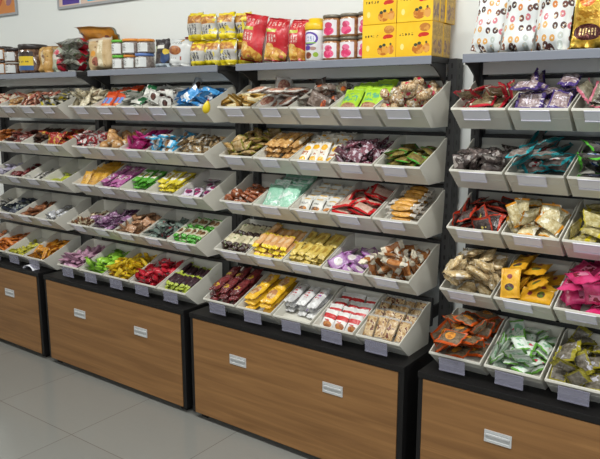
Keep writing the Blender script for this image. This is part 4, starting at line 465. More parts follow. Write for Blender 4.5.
 (4, 3, 0): [926, 637, 731, 38, 93, -727, 1387, 1824, 1102, 102, -169, 781, 1457, 603, 826, -96, 268, -398, 559, 1629, 1044, -5, 197, -980, 375, 500, 1042, 196, 175, 689, 913, 904, 1181, -7, -350, -724, 1505, 1717, 1374, 118, -154, 729, 910, -317, 1425, -43, 12, -881, 456, 1291, 1317, 69, -47, -674, 1601, 830, 1125, 252, 79, 706, 365, 2007, 1510, 74, 427, 531, 514, 538, 1469, -87, -277, 770, 906, 1538, 1534, 221, 50, 765, 1468, 561, 1448, 106, 266, -520, 1585, 1543, 1624, 124, -150, 691, 1484, -64, 1530, 42, -978, 43, 1249, 1399, 1813, 240, -64, -628, 483, 108, 1657, 276, -318, -184, 940, 2306, 1473, 884, -18, -15, 1621, 143, 1750, -274, 91, -703, 662, 1293, 1878, -112, -41, 964],
 (4, 3, 1): [1370, 909, 753, 94, -158, 823, 1389, 1900, 1141, -102, -176, 978, 1312, 862, 947, 91, 148, -878, 1387, 357, 931, -970, 1, -6, 1253, 1570, 1290, -111, -206, 652, 1290, 661, 1303, 204, -142, -537, 502, 1602, 1001, -745, -650, -134, 973, 1584, 1369, -149, -276, 549, 642, 736, 1028, 407, -31, -829, 439, 1769, 1285, 115, -97, -699, 434, 1718, 1490, -64, -137, 693, 1132, 1256, 1644, 101, 16, -713, 446, 656, 1137, -252, 828, 32, 511, 251, 1270, -596, 572, 328, 446, 1954, 1745, 125, -7, -706, 528, 1099, 1747, -690, 693, -31],
 (4, 3, 2): [1387, 624, 761, 31, 4, -715, 1283, 1363, 1002, 64, -1, -882, 398, 1031, 933, -87, 311, -637, 1195, 1445, 1241, 17, -114, -160, 646, 2130, 1287, -19, -118, -993, 556, 1551, 1479, 205, -85, 641, 739, 732, 1146, 381, -21, 177, 1299, 144, 1335, 626, 656, -275, 1794, 690, 1151, -437, 498, -456, 1309, 563, 1559, -217, -135, 359, 1554, 1406, 1640, -699, 669, -236, 751, 1538, 1746, 49, -179, 963, 1103, 2226, 1579, -409, 116, 11, 467, 544, 1473, -22, -111, 697, 707, 542, 1751, -20, -94, 870, 1362, 803, 1915, -911, 225, -282, 1281, 2262, 1873, -190, -429, -878],
 (4, 4, 0): [499, 1426, 986, 0, 131, -726, 1447, 935, 841, -90, -187, 978, 996, 1726, 1142, 159, 47, 930, 1430, 2095, 1273, 35, 131, -33, 926, 487, 783, -110, -125, 982, 471, 1338, 1325, 164, 175, -685, 1323, 765, 1147, -16, 14, -976, 1527, 2071, 1553, 163, -61, 705, 1354, 1437, 1494, 323, -5, -1, 1319, 338, 1368, 35, -68, -74, 469, 522, 955, -353, -95, 927, 291, 490, 1415, 721, 260, 504, 903, 753, 1534, -82, -63, 668, 471, 1259, 1733, -131, 7, -699, 908, -92, 1489, 203, -44, -73, 1452, 1858, 1906, 628, -773, -35, 1565, 818, 1736, 168, -402, -444, 995, 1093, 1858, 86, 126, 692, 667, 2026, 1603, -258, -281, -297],
 (4, 4, 1): [1116, 678, 665, 107, 64, -474, 1479, 1535, 983, 0, -78, 985, 592, 1419, 912, 151, -60, 212, 418, 618, 650, 71, 92, -657, 1534, 927, 803, -15, -322, 800, 1279, 434, 795, 67, -12, 561, 758, 488, 861, -41, -88, -515, 885, 2154, 1155, -955, 224, 51, 838, 1024, 935, 66, 18, 95, 1497, 1917, 1162, -36, -32, 467, 162, 605, 1009, 602, -304, -656, 1666, 2114, 1342, -29, -42, 705, 1491, 659, 980, 62, -23, 461, 831, 1821, 1214, 205, -60, 375, 1255, 1107, 1125, 152, -73, -650, 244, 2102, 1261, 406, 209, 679, 1384, 2119, 1467, 247, -166, -608, 1295, 211, 1191, -75, 370, 925, 760, 1163, 1138, -6, -83, 811, 467, 2213, 1478, 309, -256, 808, 1009, 1712, 1384, -764, 631, 48, 433, 423, 986, -644, 659, -292, 1702, 1208, 1187, -679, -674, 206, 1006, 258, 1313, -321, -154, 4, 1049, 1158, 1344, -986, -40, 36, 570, 1578, 1413, -158, 939, 239, 1084, 654, 1164, -9, 968, 240, 957, 902, 1464, 129, -91, 883, 395, 1004, 1152, -97, -533, 134, 1043, 2088, 1599, 172, 983, -11, 1718, 1266, 1403, -667, -661, 241, 205, 1234, 1221, 249, -599, -186],
 (4, 4, 2): [557, 1266, 920, 68, 69, -168, 1280, 1418, 982, 129, -198, 971, 574, 692, 741, 62, -304, 924, 1393, 1975, 1128, 37, -188, 981, 1638, 980, 871, 207, 253, -660, 886, 877, 1023, 169, -83, 932, 359, 474, 905, 271, 330, -626, 1638, 564, 828, 324, 250, -661, 1000, 204, 944, 749, -313, 184, 1458, 1832, 1349, 128, 972, 196, 357, 1832, 1154, -47, 48, -706, 1522, 295, 898, -165, -463, 867, 1457, 1253, 1294, 113, -149, 660, 1263, 839, 1322, 236, -162, -21, 876, 1978, 1352, -269, -296, 696, 1059, 531, 1345, 141, -555, 669, 506, 2385, 1589, -677, -365, -386, 580, 215, 1259, -90, -426, -855, 460, 1855, 1435, 221, -40, 664, 700, 1298, 1398, 47, -128, 369, 1792, 836, 1453, -492, 429, -574, 463, 564, 1449, 238, -232, -20, 1444, 1307, 1626, -11, -103, -689, 721, 1751, 1666, -962, -270, -7, 495, 1049, 1572, 253, 223, -941],
}
# ------------------------------------------------------------------ the bins and what is in them
ROWS = ['top', 'second', 'middle', 'fourth', 'bottom']
TAIL = {1: 'in {} row of the far-left rack', 2: 'in {} row of the second rack',
        3: 'in {} row below the yellow boxes', 4: 'in {} row of the right-hand rack'}
LIPZ = [(2.235, 1.478), (2.245, 1.262), (2.24, 1.055), (2.205, .832), (2.145, .602)]
X0 = {1: [-4.315, -4.315, -4.325, -4.37, -4.43], 2: [-3.205, -3.21, -3.22, -3.24, -3.275],
      3: [-2.1, -2.105, -2.105, -2.115, -2.134], 4: [-.984, -.985, -.984, -.986, -.99]}

g = G('frosted_bin_plastic')
nn = g.noise(g.coords(), 9, 3)
g.fin(g.mix(nn, lin('e9e5da'), lin('e0dcd0')), .38, .45)
tr = g.n('ShaderNodeBsdfTranslucent'); tr.inputs[0].default_value = lin('dcd8cc')
mx = g.n('ShaderNodeMixShader'); mx.inputs[0].default_value = .22
g.l(g.b.outputs[0], mx.inputs[1]); g.l(tr.outputs[0], mx.inputs[2]); g.l(mx.outputs[0], g.out.inputs[0])
M_BIN = g.m
g = G('lilac_holder_plastic'); g.fin(lin('a09eae'), .2, .5, .3)
tr = g.n('ShaderNodeBsdfTransparent'); tr.inputs[0].default_value = (.93, .92, .97, 1)
mx = g.n('ShaderNodeMixShader'); mx.inputs[0].default_value = .42
g.l(tr.outputs[0], mx.inputs[1]); g.l(g.b.outputs[0], mx.inputs[2]); g.l(mx.outputs[0], g.out.inputs[0]); M_TAGC = g.m
M_TAG = plain('pale_lilac_plastic', 'dcd9e4', .3, .4, .1, var=.02)
M_CARD = plain('white_card', 'e6e4ea', .6, .3, var=.02)

def bin_mesh():
    mb = MB(); t = .0035; tp = .006      # wall thickness, taper of the sides towards the bottom
    prof = [(.004, LIP+.003), (0, LIP-.004), (BF, 0), (BD-.006, 0), (BD, .006), (BD, BT-.004), (BD-.004, BT), (.215, BT-.006), (.185, BT-.02), (.16, BT-.036)]
    def X(z): return tp*max(0, 1-z/BT)
    n = len(prof)
    for side in (0, 1):
        vs = []
        for (y, z) in prof:
            x = X(z); vs.append((x if side == 0 else BW-x, y, z))
        for (y, z) in prof:
            x = X(z)+t; vs.append((x if side == 0 else BW-x, y, z))
        fs = [list(range(n)), list(range(n, 2*n))] + [[i, (i+1) % n, n+(i+1) % n, n+i] for i in range(n)]
        mb.add(vs, fs)
    def slab(p0, p1, th):   # panel between two profile points, offset inwards by th
        d = Vector((p1[0]-p0[0], p1[1]-p0[1])).normalized(); nrm = Vector((-d.y, d.x))*th
        vs = []
        for (y, z) in (p0, p1, (p1[0]+nrm.x, p1[1]+nrm.y), (p0[0]+nrm.x, p0[1]+nrm.y)):
            x = X(z)+.0006; vs += [(x, y, z), (BW-x, y, z)]
        mb.add(vs, [[0, 1, 3, 2], [2, 3, 5, 4], [4, 5, 7, 6], [6, 7, 1, 0], [0, 2, 4, 6], [1, 7, 5, 3]])
    slab((.0008, LIP-.003), (BF+.0008, .0006), t)
    slab((BF, .0006), (BD-.001, .0006), t)
    slab((BD-.0006, .003), (BD-.0006, BT-.001), t)
    # rolled lip
    mb.box(.003, BW-.003, -.001, .0055, LIP-.006, LIP+.003, bev=.0015)
    # the sloping inner floor of the scoop
    vs = []
    for (y, z) in (FLOOR0, FLOOR1, (FLOOR1[0], FLOOR1[1]-.003), (FLOOR0[0], FLOOR0[1]-.003)):
        vs += [(X(z)+.002, y, z-.0015), (BW-X(z)-.002, y, z-.0015)]
    mb.add(vs, [[0, 1, 3, 2], [2, 3, 5, 4], [4, 5, 7, 6], [6, 7, 1, 0], [0, 2, 4, 6], [1, 7, 5, 3]])
    return mb.mesh('display_bin')
ME_BIN = bin_mesh()
def tag_mesh(w, h):
    mb = MB(); mb.box(-w/2, w/2, -.0016, 0, -h, 0, bev=.0006); mb.box(-w/2, w/2, -.0042, -.0016, -h, -h+.006, bev=.0008)
    mb.box(-w/2, w/2, -.003, -.0016, -.004, 0, bev=.0006)
    return mb.mesh('price_tag_holder')
ME_TAG = tag_mesh(.096, .047); ME_TAGC = tag_mesh(.098, .05)
mbc = MB(); mbc.box(-.045, .045, -.0024, -.0017, -.039, -.006); ME_CARD = mbc.mesh('price_card')

def dec(a):
    for k in range(0, len(a), 6):
        r = [v/1000 for v in a[k+3:k+6]]
        yield [v/10000 for v in a[k:k+3]], (math.sqrt(max(0, 1-sum(v*v for v in r))), *r)

KINDS = ['sachet', 'cake', 'wafer', 'foil', 'nut', 'biscuit', 'clear', 'chocolate', 'noodle', 'pouch', 'film', 'black', 'brown', 'silver', 'mustard', 'yellow', 'green', 'red', 'purple', 'pink', 'blue', 'white', 'gold', 'orange', 'grey', 'lilac']
def kind(name, phrase):
    if not name.endswith('_packet') or name == 'nut_packet': return name
    for w in KINDS:
        if w in phrase:
            return w if w in ('sachet', 'pouch') else w+'_packet'
    return name

for (u, r), lst in T.items():
    for i, (name, cat, phrase, shape, dims, cnt, mode, ops, film) in enumerate(lst):
        idx = i+1 if u == 1 else i
        pitch = .2075 if r == 4 else .203
        ly, lz = LIPZ[r]
        bx, by, bz = X0[u][r]+pitch*idx+.0015, ly, lz-LIP
        tail = TAIL[u].format(ROWS[r])
        b = empty('display_bin', 'frosted bin with %s %s' % (phrase, tail), 'storage bin', (bx, by, bz), group='frosted display bins')
        obj('bin_shell', ME_BIN, M_BIN, b)
        rng = random.Random(u*97+r*13+i)
        h = obj('price_tag_holder', ME_TAG if r < 4 else ME_TAGC, M_TAG if r < 4 else M_TAGC, b)
        jx = rng.uniform(-.008, .004)
        if r == 4:
            h.location = (BW*.5+jx, -.003, LIP-.008); h.rotation_euler = (math.radians(6), rng.uniform(-.02, .02), 0)
        else:
            h.location = (BW*.45+jx, -.0005, LIP-.004); h.rotation_euler = (math.atan2(BF, LIP)*.82, 0, 0)
        if r < 4:
            c = obj('price_card', ME_CARD, M_CARD, h)
        mat = printed('print_'+phrase.replace(' ', '_'), ops, film=film, coat=.3 if film > .35 else .15, rough=.26 if film > .35 else .34)
        shapes = []
        for sd in range(3 if u > 1 else 2):
            me = make_shape(shape, dims, sd*7+r); me.materials.append(mat); shapes.append(me)
        poses = dec(HEAPS[u, r, i]) if mode == 'pile' else neat(u, r, i, dims, cnt, mode)
        for k, (p, q) in enumerate(poses):
            o = bpy.data.objects.new(kind(name, phrase), shapes[k % len(shapes)]); COL.objects.link(o)
            o.location = (bx+p[0], by+p[1], bz+p[2]); o.rotation_mode = 'QUATERNION'; o.rotation_quaternion = q
            tag(o, '%s %s' % (phrase, tail), cat, '%s %s' % (phrase, tail))

# ------------------------------------------------------------------ cabinets
g = G('oak_laminate')
mp = g.n('ShaderNodeMapping'); g.l(g.coords(), mp.inputs[0]); mp.inputs['Scale'].default_value = (1.6, 1, 34)
oi = g.n('ShaderNodeObjectInfo'); ad = g.n('ShaderNodeVectorMath'); ad.operation = 'ADD'
cb = g.n('ShaderNodeCombineXYZ'); g.l(g.math('MULTIPLY', oi.outputs['Random'], 9), cb.inputs[0]); g.l(g.math('MULTIPLY', oi.outputs['Random'], 7), cb.inputs[2])
g.l(mp.outputs[0], ad.inputs[0]); g.l(cb.outputs[0], ad.inputs[1])
a = g.noise(ad.outputs[0], 1.0, 5, .8)
mp2 = g.n('ShaderNodeMapping'); g.l(g.coords(), mp2.inputs[0]); mp2.inputs['Scale'].default_value = (5, 1, 160)
b2 = g.noise(mp2.outputs[0], 1.0, 3, .3)
mr = g.n('ShaderNodeMapRange'); g.l(a, mr.inputs[0]); mr.inputs[1].default_value = .3; mr.inputs[2].default_value = .7
c = g.mix(mr.outputs[0], lin('74502d'), lin('9c7144'))
c = g.mix(g.math('MULTIPLY', b2, .5), c, lin('7c5733'))
M_OAK = g.fin(c, .42, .4)
M_BLACK = plain('black_laminate', '161414', .5, .3, var=.1, scale=14)
M_PULL = plain('silver_pull', 'd2d2d2', .3, .5, metal=.35, var=.02)
M_DARKMETAL = plain('charcoal_steel', '2f2e2e', .5, .4, var=.06, scale=8)
M_STRIP = plain('blue_grey_strip', '7e818b', .2, .5, .5, var=.02)

M_WHITEP = plain('white_panel', 'e8e6e0', .5, .4, var=.02)
def pull_mesh():
    mb = MB(); w, h = .048, .022
    mb.box(-w, w, -.004, 0, h-.008, h); mb.box(-w, w, -.004, 0, -h, -h+.008)
    mb.box(-w, -w+.006, -.004, 0, -h+.008, h-.008); mb.box(w-.006, w, -.004, 0, -h+.008, h-.008)
    mb.box(-w+.006, w-.006, -.0012, 0, -h+.008, h-.008)
    mb.box(-w+.006, w-.006, -.008, -.001, .002, .01, bev=.002)
    return mb.mesh('drawer_pull')
ME_PULL = pull_mesh()
def cabinet(xl, xr, pulls, label):
    """xl..xr: the wooden front"""
    w = xr-xl; t = .024; y0 = 2.121; y1 = 2.535
    root = empty('drawer_cabinet', label, 'cabinet', ((xl+xr)/2, (y0+y1)/2, 0), group='black cabinets with oak fronts')
    rx, ry = (xl+xr)/2, (y0+y1)/2
    mb = MB(); L, R = -w/2-.018, w/2+t; f, bk = y0-ry, y1-ry
    mb.box(L, L+.018, f+.003, bk, .03, .505); mb.box(R-t, R, f+.003, bk, .03, .505)
    mb.box(L+.018, R-t, bk-.012, bk, .03, .505); mb.box(L+.018, R-t, f+.024, bk-.012, .03, .05)
    obj('cabinet_body', mb.mesh('cabinet_body'), M_BLACK, root)
    mb = MB(); mb.box(L-.002, R+.002, f-.002, bk, .505, .5285, bev=.002); obj('cabinet_top', mb.mesh('cabinet_top'), M_BLACK, root)
    mb = MB(); mb.box(-w/2+.001, w/2-.001, f, f+.018, .032, .5025, bev=.0015)
    d = obj('drawer_front', mb.mesh('drawer_front'), M_OAK, root)
    for px in pulls: obj('drawer_pull', ME_PULL, M_PULL, d, (px-rx, f+.0005, .358))
    mb = MB()
    for sx in (L+.05, R-.05):
        for sy in (f+.05, bk-.05):
            m2 = MB(); m2.box(sx-.02, sx+.02, sy-.02, sy+.02, 0, .031, bev=.003)
            obj('foot', m2.mesh('foot'), M_BLACK, root)
cabinet(-4.54, -3.452, [-4.25, -3.745], 'black cabinet with oak drawer front, leftmost of the four')
cabinet(-3.355, -2.262, [-3.05, -2.55], 'second black cabinet from the left with oak drawer front')
cabinet(-2.178, -1.096, [-1.897, -1.388], 'black cabinet with wide oak front in the middle of the photo')
cabinet(-.995, .09, [-.705, -.2], 'black cabinet with oak front at bottom right corner')

# ------------------------------------------------------------------ racks
def rack(xl, xr, sl, sr, label, u):
    """posts at xl/xr (outer sides), top shelf sl..sr"""
    rx = (xl+xr)/2; ry = 2.5
    root = empty('wall_rack', label, 'shelf rack', (rx, ry, .5285), group='charcoal candy racks')
    zb = -.5285
    for x in (xl, xr-.035):
        mb = MB(); mb.box(x-rx, x-rx+.035, 2.470-ry, 2.535-ry, .0, 1.664+zb, bev=.002)
        for k in range(26):
            z = .05+.042*k; mb.box(x-rx+.0352, x-rx+.0358, 2.495-ry, 2.503-ry, z, z+.018, 1); mb.box(x-rx+.013, x-rx+.02, 2.4694-ry, 2.4699-ry, z, z+.018, 1)
        obj('upright_post', mb.mesh('upright_post'), [M_DARKMETAL, M_BLACK], root)
    for (ly, lz) in LIPZ:
        yb = ly+BD+.002
        mb = MB(); mb.box(xl-rx+.0355, xr-rx-.0355, yb-ry, yb-ry+.018, lz+zb+.0, lz+zb+.118, bev=.002)
        obj('rail', mb.mesh('rail'), M_DARKMETAL, root)
        for x in (xl+.0355+.006, xr-.0355-.006):
            mb = MB(); mb.box(x-rx-.005, x-rx+.005, yb+.0185-ry, max(yb+.0205, 2.53)-ry, lz+zb+.03, lz+zb+.08)
            if yb+.019 < 2.53: obj('rail_arm', mb.mesh('rail_arm'), M_DARKMETAL, root)
    mb = MB(); mb.box(xl+.04-rx, xr-.04-rx, 2.462-ry, 2.4675-ry, 1.60+zb, 1.644+zb)
    obj('back_panel', mb.mesh('back_panel'), M_WHITEP, root)
    # two curved bracket plates, a shelf board and its price strip
    poly = [(2.335, 1.644), (2.465, 1.644), (2.465, 1.555)]
    for k in range(9):
        a = k/8*PI/2; poly.append((2.455-.095*math.sin(a)*1.0, 1.565+.064*math.sin(a)**.75))
    poly.append((2.335, 1.632))
    for x in (sl+.004, sr-.010):
        mb = MB(); mb.prism([(y-ry, z+zb) for y, z in poly], 0, x-rx, x-rx+.006)
        obj('shelf_bracket', mb.mesh('shelf_bracket'), M_DARKMETAL, root)
    mb = MB(); mb.box(sl-rx, sr-rx, 2.3265-ry, 2.468-ry, 1.645+zb, 1.666+zb, bev=.002); mb.box(xl+.036-rx, xr-.036-rx, 2.468-ry, 2.54-ry, 1.65+zb, 1.6655+zb)
    sh = obj('shelf_board', mb.mesh('shelf_board'), M_DARKMETAL, root)
    mb = MB(); mb.box(sl-rx, sr-rx, 2.3185-ry, 2.326-ry, 1.637+zb, 1.668+zb, bev=.0025)
    obj('price_strip', mb.mesh('price_strip'), M_STRIP, sh)
rack(-4.33, -3.255, -4.29, -3.235, 'charcoal rack of candy bins, leftmost of the four', 1)
rack(-3.215, -2.165, -3.13, -2.171, 'second charcoal rack from left, under the green-lidded jars', 2)
rack(-2.09, -1.065, -2.057, -1.101, 'charcoal rack of candy bins under the yellow boxes', 3)
rack(-.997, .05, -.98, .03, 'charcoal rack of candy bins at the right edge', 4)

# ------------------------------------------------------------------ things on the top shelves
ZS = 1.6684
def bagmesh(w, h, t, seed, gusset=True):
    me = pillow(h, w, t, .07, seed, nu=16, nv=8, waist=.05, vertical=True, sharp=.42)
    if gusset:   # a flat filled foot: widen the lowest part
        for v in me.vertices:
            k = max(0, 1-v.co.z/(h*.22)); 
            if k > 0:
                s = 1 if v.co.y > 0 else -1
                vx = 1-abs(v.co.x)/(w/2)
                v.co.y += s*t*.30*k*min(1, vx*3)
            if v.co.z < h*.07: v.co.z = v.co.z*.15
    me.update(); return me
def bag(name, label, cat, x, y, w, h, t, mat, lean=0, back=0, yaw=0, seed=0, group=None, z=ZS):
    me = bagmesh(w, h, t, seed)
    lo = min(v.co.z for v in me.vertices)
    o = obj(name, me, mat, None, (x, y, z-lo+.0005), Euler((back, lean, yaw)))
    M = Euler((back, lean, yaw)).to_matrix(); zmin = min((M @ v.co).z for v in me.vertices); o.location.z = z-zmin+.0004
    return tag(o, label, cat, group)

# spotted donut bags
DON = [('N', 'd8dad8', 'e4e4e0', 20)]
g = G('donut_print_film')
uvn = g.n('ShaderNodeMapping'); g.l(g.coords('UV'), uvn.inputs[0]); uvn.inputs['Scale'].default_value = (4.2, 6.3, 1)
vo = g.n('ShaderNodeTexVoronoi'); g.l(uvn.outputs[0], vo.inputs['Vector']); vo.inputs['Scale'].default_value = 1; vo.inputs['Randomness'].default_value = .55; vo.voronoi_dimensions = '2D'
cr = g.n('ShaderNodeValToRGB'); cr.color_ramp.interpolation = 'CONSTANT'
hs = g.n('ShaderNodeSeparateColor'); g.l(vo.outputs['Color'], hs.inputs[0]); g.l(hs.outputs[0], cr.inputs[0])
cols = ['4a2a26', 'd08040', '3a2422', 'c8707a', 'd8a058', 'bcc2ba', '6a3a2a', '4a2c28']
el = cr.color_ramp.elements
el[0].color = lin(cols[0]); el[0].position = 0; el[1].color = lin(cols[1]); el[1].position = 1/8
for k in range(2, 8): e = el.new(k/8); e.color = lin(cols[k])
d_ = vo.outputs['Distance']
ring = g.math('MULTIPLY', g.math('LESS_THAN', d_, .33), g.math('GREATER_THAN', d_, .09))
cc = g.mix(ring, lin('dcdedc'), cr.outputs[0])
cc = g.mix(g.math('MULTIPLY', ring, g.math('GREATER_THAN', g.noise(g.coords(), 130, 2), .62)), cc, lin('e0c4a0'))
g.bump(g.noise(g.coords(), 18, 2, 1), .25, .006)
M_DON = g.fin(cc, .3, .5, .3)
bag('donut_bag', 'white bag printed with donuts, leftmost on the right-hand shelf', 'snack bag', -.924, 2.385, .108, .205, .06, M_DON, .10, -.08, .0, 1, 'donut bags')
bag('donut_bag', 'middle white bag printed with donuts, between two like it', 'snack bag', -.809, 2.382, .112, .215, .06, M_DON, .08, -.06, .05, 2, 'donut bags')
bag('donut_bag', 'white donut-print bag standing beside the gold pouch', 'snack bag', -.69, 2.38, .114, .22, .06, M_DON, .05, -.05, 0, 3, 'donut bags')
M_GOLD = printed('gold_foil_print', [('N', 'b88a1e', 'e0bc50', 22), ('LN', 'a84a16', 'c86a28', 40, .42, .78, .26, .16), ('LN', 'e0b048', 'b8801e', 60, .5, .48, .4, .1), ('L', '4a1a12', .5, .24, .4, .13), ('T', 'd8b880', .25, .75, .19, .30, 70), ('T', '6a6048', .2, .8, .94, .99, 60)], .22, .3, .35, metal=.55, obrand=False)
bag('gold_pouch', 'shiny gold pouch with brown oval badge beside donut bags', 'snack pouch', -.575, 2.378, .112, .205, .065, M_GOLD, .04, -.06, .0, 4)
M_OLV = printed('olive_pack', [('N', '3c3420', '5a5030', 30), ('K', 'a89858', 40, .62)], obrand=False)
bag('olive_pouch', 'dark olive pouch behind and between donut bag and gold pouch', 'snack pouch', -.635, 2.452, .085, .15, .05, M_OLV, 0, 0, 0, 5)
M_BRN = printed('brown_pack', [('N', '4a2416', '6a3620', 30), ('K', 'c09a58', 30, .66)], obrand=False)
bag('brown_pouch', 'dark brown pouch right of the gold pouch', 'snack pouch', -.505, 2.45, .09, .2, .05, M_BRN, 0, 0, 0, 6)
M_GLD2 = printed('pale_gold_pack', [('N', 'c89a38', 'e0c070', 30), ('R', 'd8c8a0', .1, .9, .5, .7), ('K', '8a4a1c', 36, .66)], obrand=False)
bag('gold_pouch', 'pale gold pouch cut off at the right edge of the photo', 'snack pouch', -.445, 2.375, .115, .205, .065, M_GLD2, 0, -.05, 0, 7)

# yellow biscuit boxes
BOXF = [('N', 'e8b41a', 'efc22c', 8), ('LN', 'b86a1c', 'd89838', 45, .63, .22, .17, .15), ('LN', 'c87a2c', 'd89a4c', 45, .86, .24, .09, .14),
        ('L', '35402c', .56, .34, .05, .045), ('L', '35402c', .66, .38, .05, .045), ('L', '5a4a2c', .85, .4, .03, .04), ('LN', 'd0923c', 'b87428', 50, .8, .83, .15, .12), ('L', 'c02818', .78, .63, .14, .06), ('L', 'c8301c', .68, .6, .06, .045),
        ('T', '4a3a12', .1, .5, .62, .69, 72), ('L', 'f0d880', .18, .3, .05, .09), ('R', 'd09c18', 0, 1, 0, .012), ('R', 'd09c18', .0, .012, 0, 1)]
M_BXF = printed('yellow_box_front', BOXF, .38, .1, obrand=False)
M_BXS = printed('yellow_box_side', [('N', 'a8822c', 'c09838', 60), ('LN', '7a5a48', 'a88244', 60, .3, .3, .2, .22), ('LN', '7a5a48', 'a88244', 60, .72, .3, .2, .22), ('T', '8a6a20', .1, .9, .6, .9, 50)], .4, .1, obrand=False)
M_BXT = plain('yellow_card', 'e0ae20', .4, var=.03)
def bbox(x0, x1, y0, y1, z0, z1, label, front=True):
    w, d, h = x1-x0, y1-y0, z1-z0
    bm = bmesh.new(); bmesh.ops.create_cube(bm, size=1)
    for v in bm.verts: v.co = Vector((v.co.x*w, v.co.y*d, (v.co.z+.5)*h))
    bmesh.ops.bevel(bm, geom=list(bm.edges), offset=.0015, segments=1, affect='EDGES')
    me = bpy.data.meshes.new('biscuit_box'); bm.to_mesh(me); bm.free()
    lay = me.uv_layers.new(name='UVMap')
    for p in me.polygons:
        n = p.normal
        ax = 0 if abs(n.y) > .8 else 1 if abs(n.x) > .8 else 2
        p.material_index = ax
        for li in p.loop_indices:
            c = me.vertices[me.loops[li].vertex_index].co
            lay.data[li].uv = (c.x/w+.5, c.z/h) if ax == 0 else (c.y/d+.5, c.z/h) if ax == 1 else (c.x/w+.5, c.y/d+.5)
    o = obj('biscuit_box', me, [M_BXF, M_BXS, M_BXT], None, ((x0+x1)/2, (y0+y1)/2, z0)); return tag(o, label, 'box', 'yellow biscuit boxes')
H1 = .126
bbox(-1.4125, -1.263, 2.345, 2.443, ZS, ZS+H1, 'yellow biscuit box on the shelf, lower left of the stack')
bbox(-1.2625, -1.113, 2.345, 2.443, ZS, ZS+H1, 'yellow biscuit box on the shelf, lower right of the stack')
bbox(-1.2625, -1.113, 2.4455, 2.51, ZS, ZS+H1-.002, 'yellow biscuit box at the back, bottom right behind the stack')
bbox(-1.4125, -1.263, 2.4455, 2.51, ZS, ZS+H1-.002, 'yellow biscuit box at the back, bottom left behind the stack')
zu = ZS+H1+.0006
bbox(-1.4115, -1.2635, 2.345, 2.404, zu, zu+H1, 'yellow biscuit box stacked upper left, frontmost, cut by photo top')
bbox(-1.2615, -1.113, 2.345, 2.404, zu, zu+H1, 'yellow biscuit box stacked upper right, frontmost of three')
bbox(-1.2615, -1.112, 2.4055, 2.45, zu, zu+H1, 'yellow biscuit box stacked upper right, middle of three deep')
bbox(-1.2615, -1.108, 2.4515, 2.535, zu, zu+H1+.004, 'yellow biscuit box stacked upper right, rearmost against the wall')

# jars
def jar(x, y, z, r, h, lidh, body, lid, label, glabel, mlabel, cat='jar', name='snack_jar', lidr=1.02, foot=.0):
    root = empty(name, label, cat, (x, y, z), group=glabel)
    mb = MB(); mb.lathe([(r*.86, 0), (r*.97, h*.03), (r, h*.1), (r, h-lidh-.006), (r*.93, h-lidh), (r*.9, h-lidh+.002)], 30)
    obj('jar_body', mb.mesh('jar_body', True), body, root)
    mb = MB(); q = r*lidr; mb.lathe([(q*.97, h-lidh+.0022), (q, h-lidh+.004), (q, h-.003), (q*.96, h), (q*.4, h-.0006)], 30)
    obj('lid', mb.mesh('lid', True), lid, root)
    # curved paper label on the front
    vs = []; fs = []; uv = []; n = 14; z0, z1 = h*.10, (h-lidh)*.9; a0, a1 = math.radians(185), math.radians(325)
    for k in range(n+1):
        a = a0+(a1-a0)*k/n
        for zz, vv in ((z0, 0), (z1, 1)):
            vs.append(((r+.0008)*math.cos(a), (r+.0008)*math.sin(a), zz)); uv.append((k/n, vv))
    fs = [[2*k, 2*k+2, 2*k+3, 2*k+1] for k in range(n)]
    obj('paper_label', mesh_from('paper_label', vs, fs, uv), mlabel, root)
    return root
M_JB = printed('jar_brown_crumbs', [('N', '8a5a38', 'b07e52', 60)], .15, .6, .0)
M_JL = plain('dull_bronze_lid', '7c7466', .35, metal=.4)
M_PJ = printed('pink_figure_label', [('N', 'e2dcdc', 'dad4d6', 10), ('R', 'd84468', .06, .3, .62, .9), ('LN', 'd02c62', 'e05a82', 30, .64, .28, .24, .28), ('LN', 'd8688c', 'c03c60', 40, .64, .66, .17, .2), ('T', 'b0808c', .1, .36, .2, .5, 60)], .4, .2, obrand=False)
names = [('lower', 'left'), ('upper', 'left'), ('lower', 'middle'), ('upper', 'middle'), ('lower', 'right'), ('upper', 'right')]
for k in range(3):
    for lv in range(2):
        jar(-1.581+.0845*k, 2.39, ZS+.0005+lv*.0905, .041, .09, .014, M_JB, M_JL,
            '%s %s jar with pink-figure label, left of yellow boxes' % (('lower', 'upper')[lv], ('leftmost', 'middle', 'rightmost')[k]), 'pink label jars', M_PJ, name='cookie_jar')
def lidmat(n, c): return plain(n, c, .35, .5, .2, var=.02)
M_LG, M_LO, M_LB = lidmat('green_lid', '5cae2c'), lidmat('orange_lid', 'd8862c'), lidmat('blue_lid', '5c78b4')
M_JG = printed('jar_grey_nuts', [('N', '6a5e58', '9a8c84', 70)], .15, .6, .0)
def jl(n, c): return printed(n, [('N', 'dededa', 'd0d0ce', 10), ('T', '5a5654', .35, .65, .2, .85, 40, 1), ('L', c, .25, .4, .12, .2)], .4, .1, obrand=False)
JW, JO, JGn = jl('jar_label_brown', '5a4038'), jl('jar_label_orange', 'd89a38'), jl('jar_label_green', '8ab070')
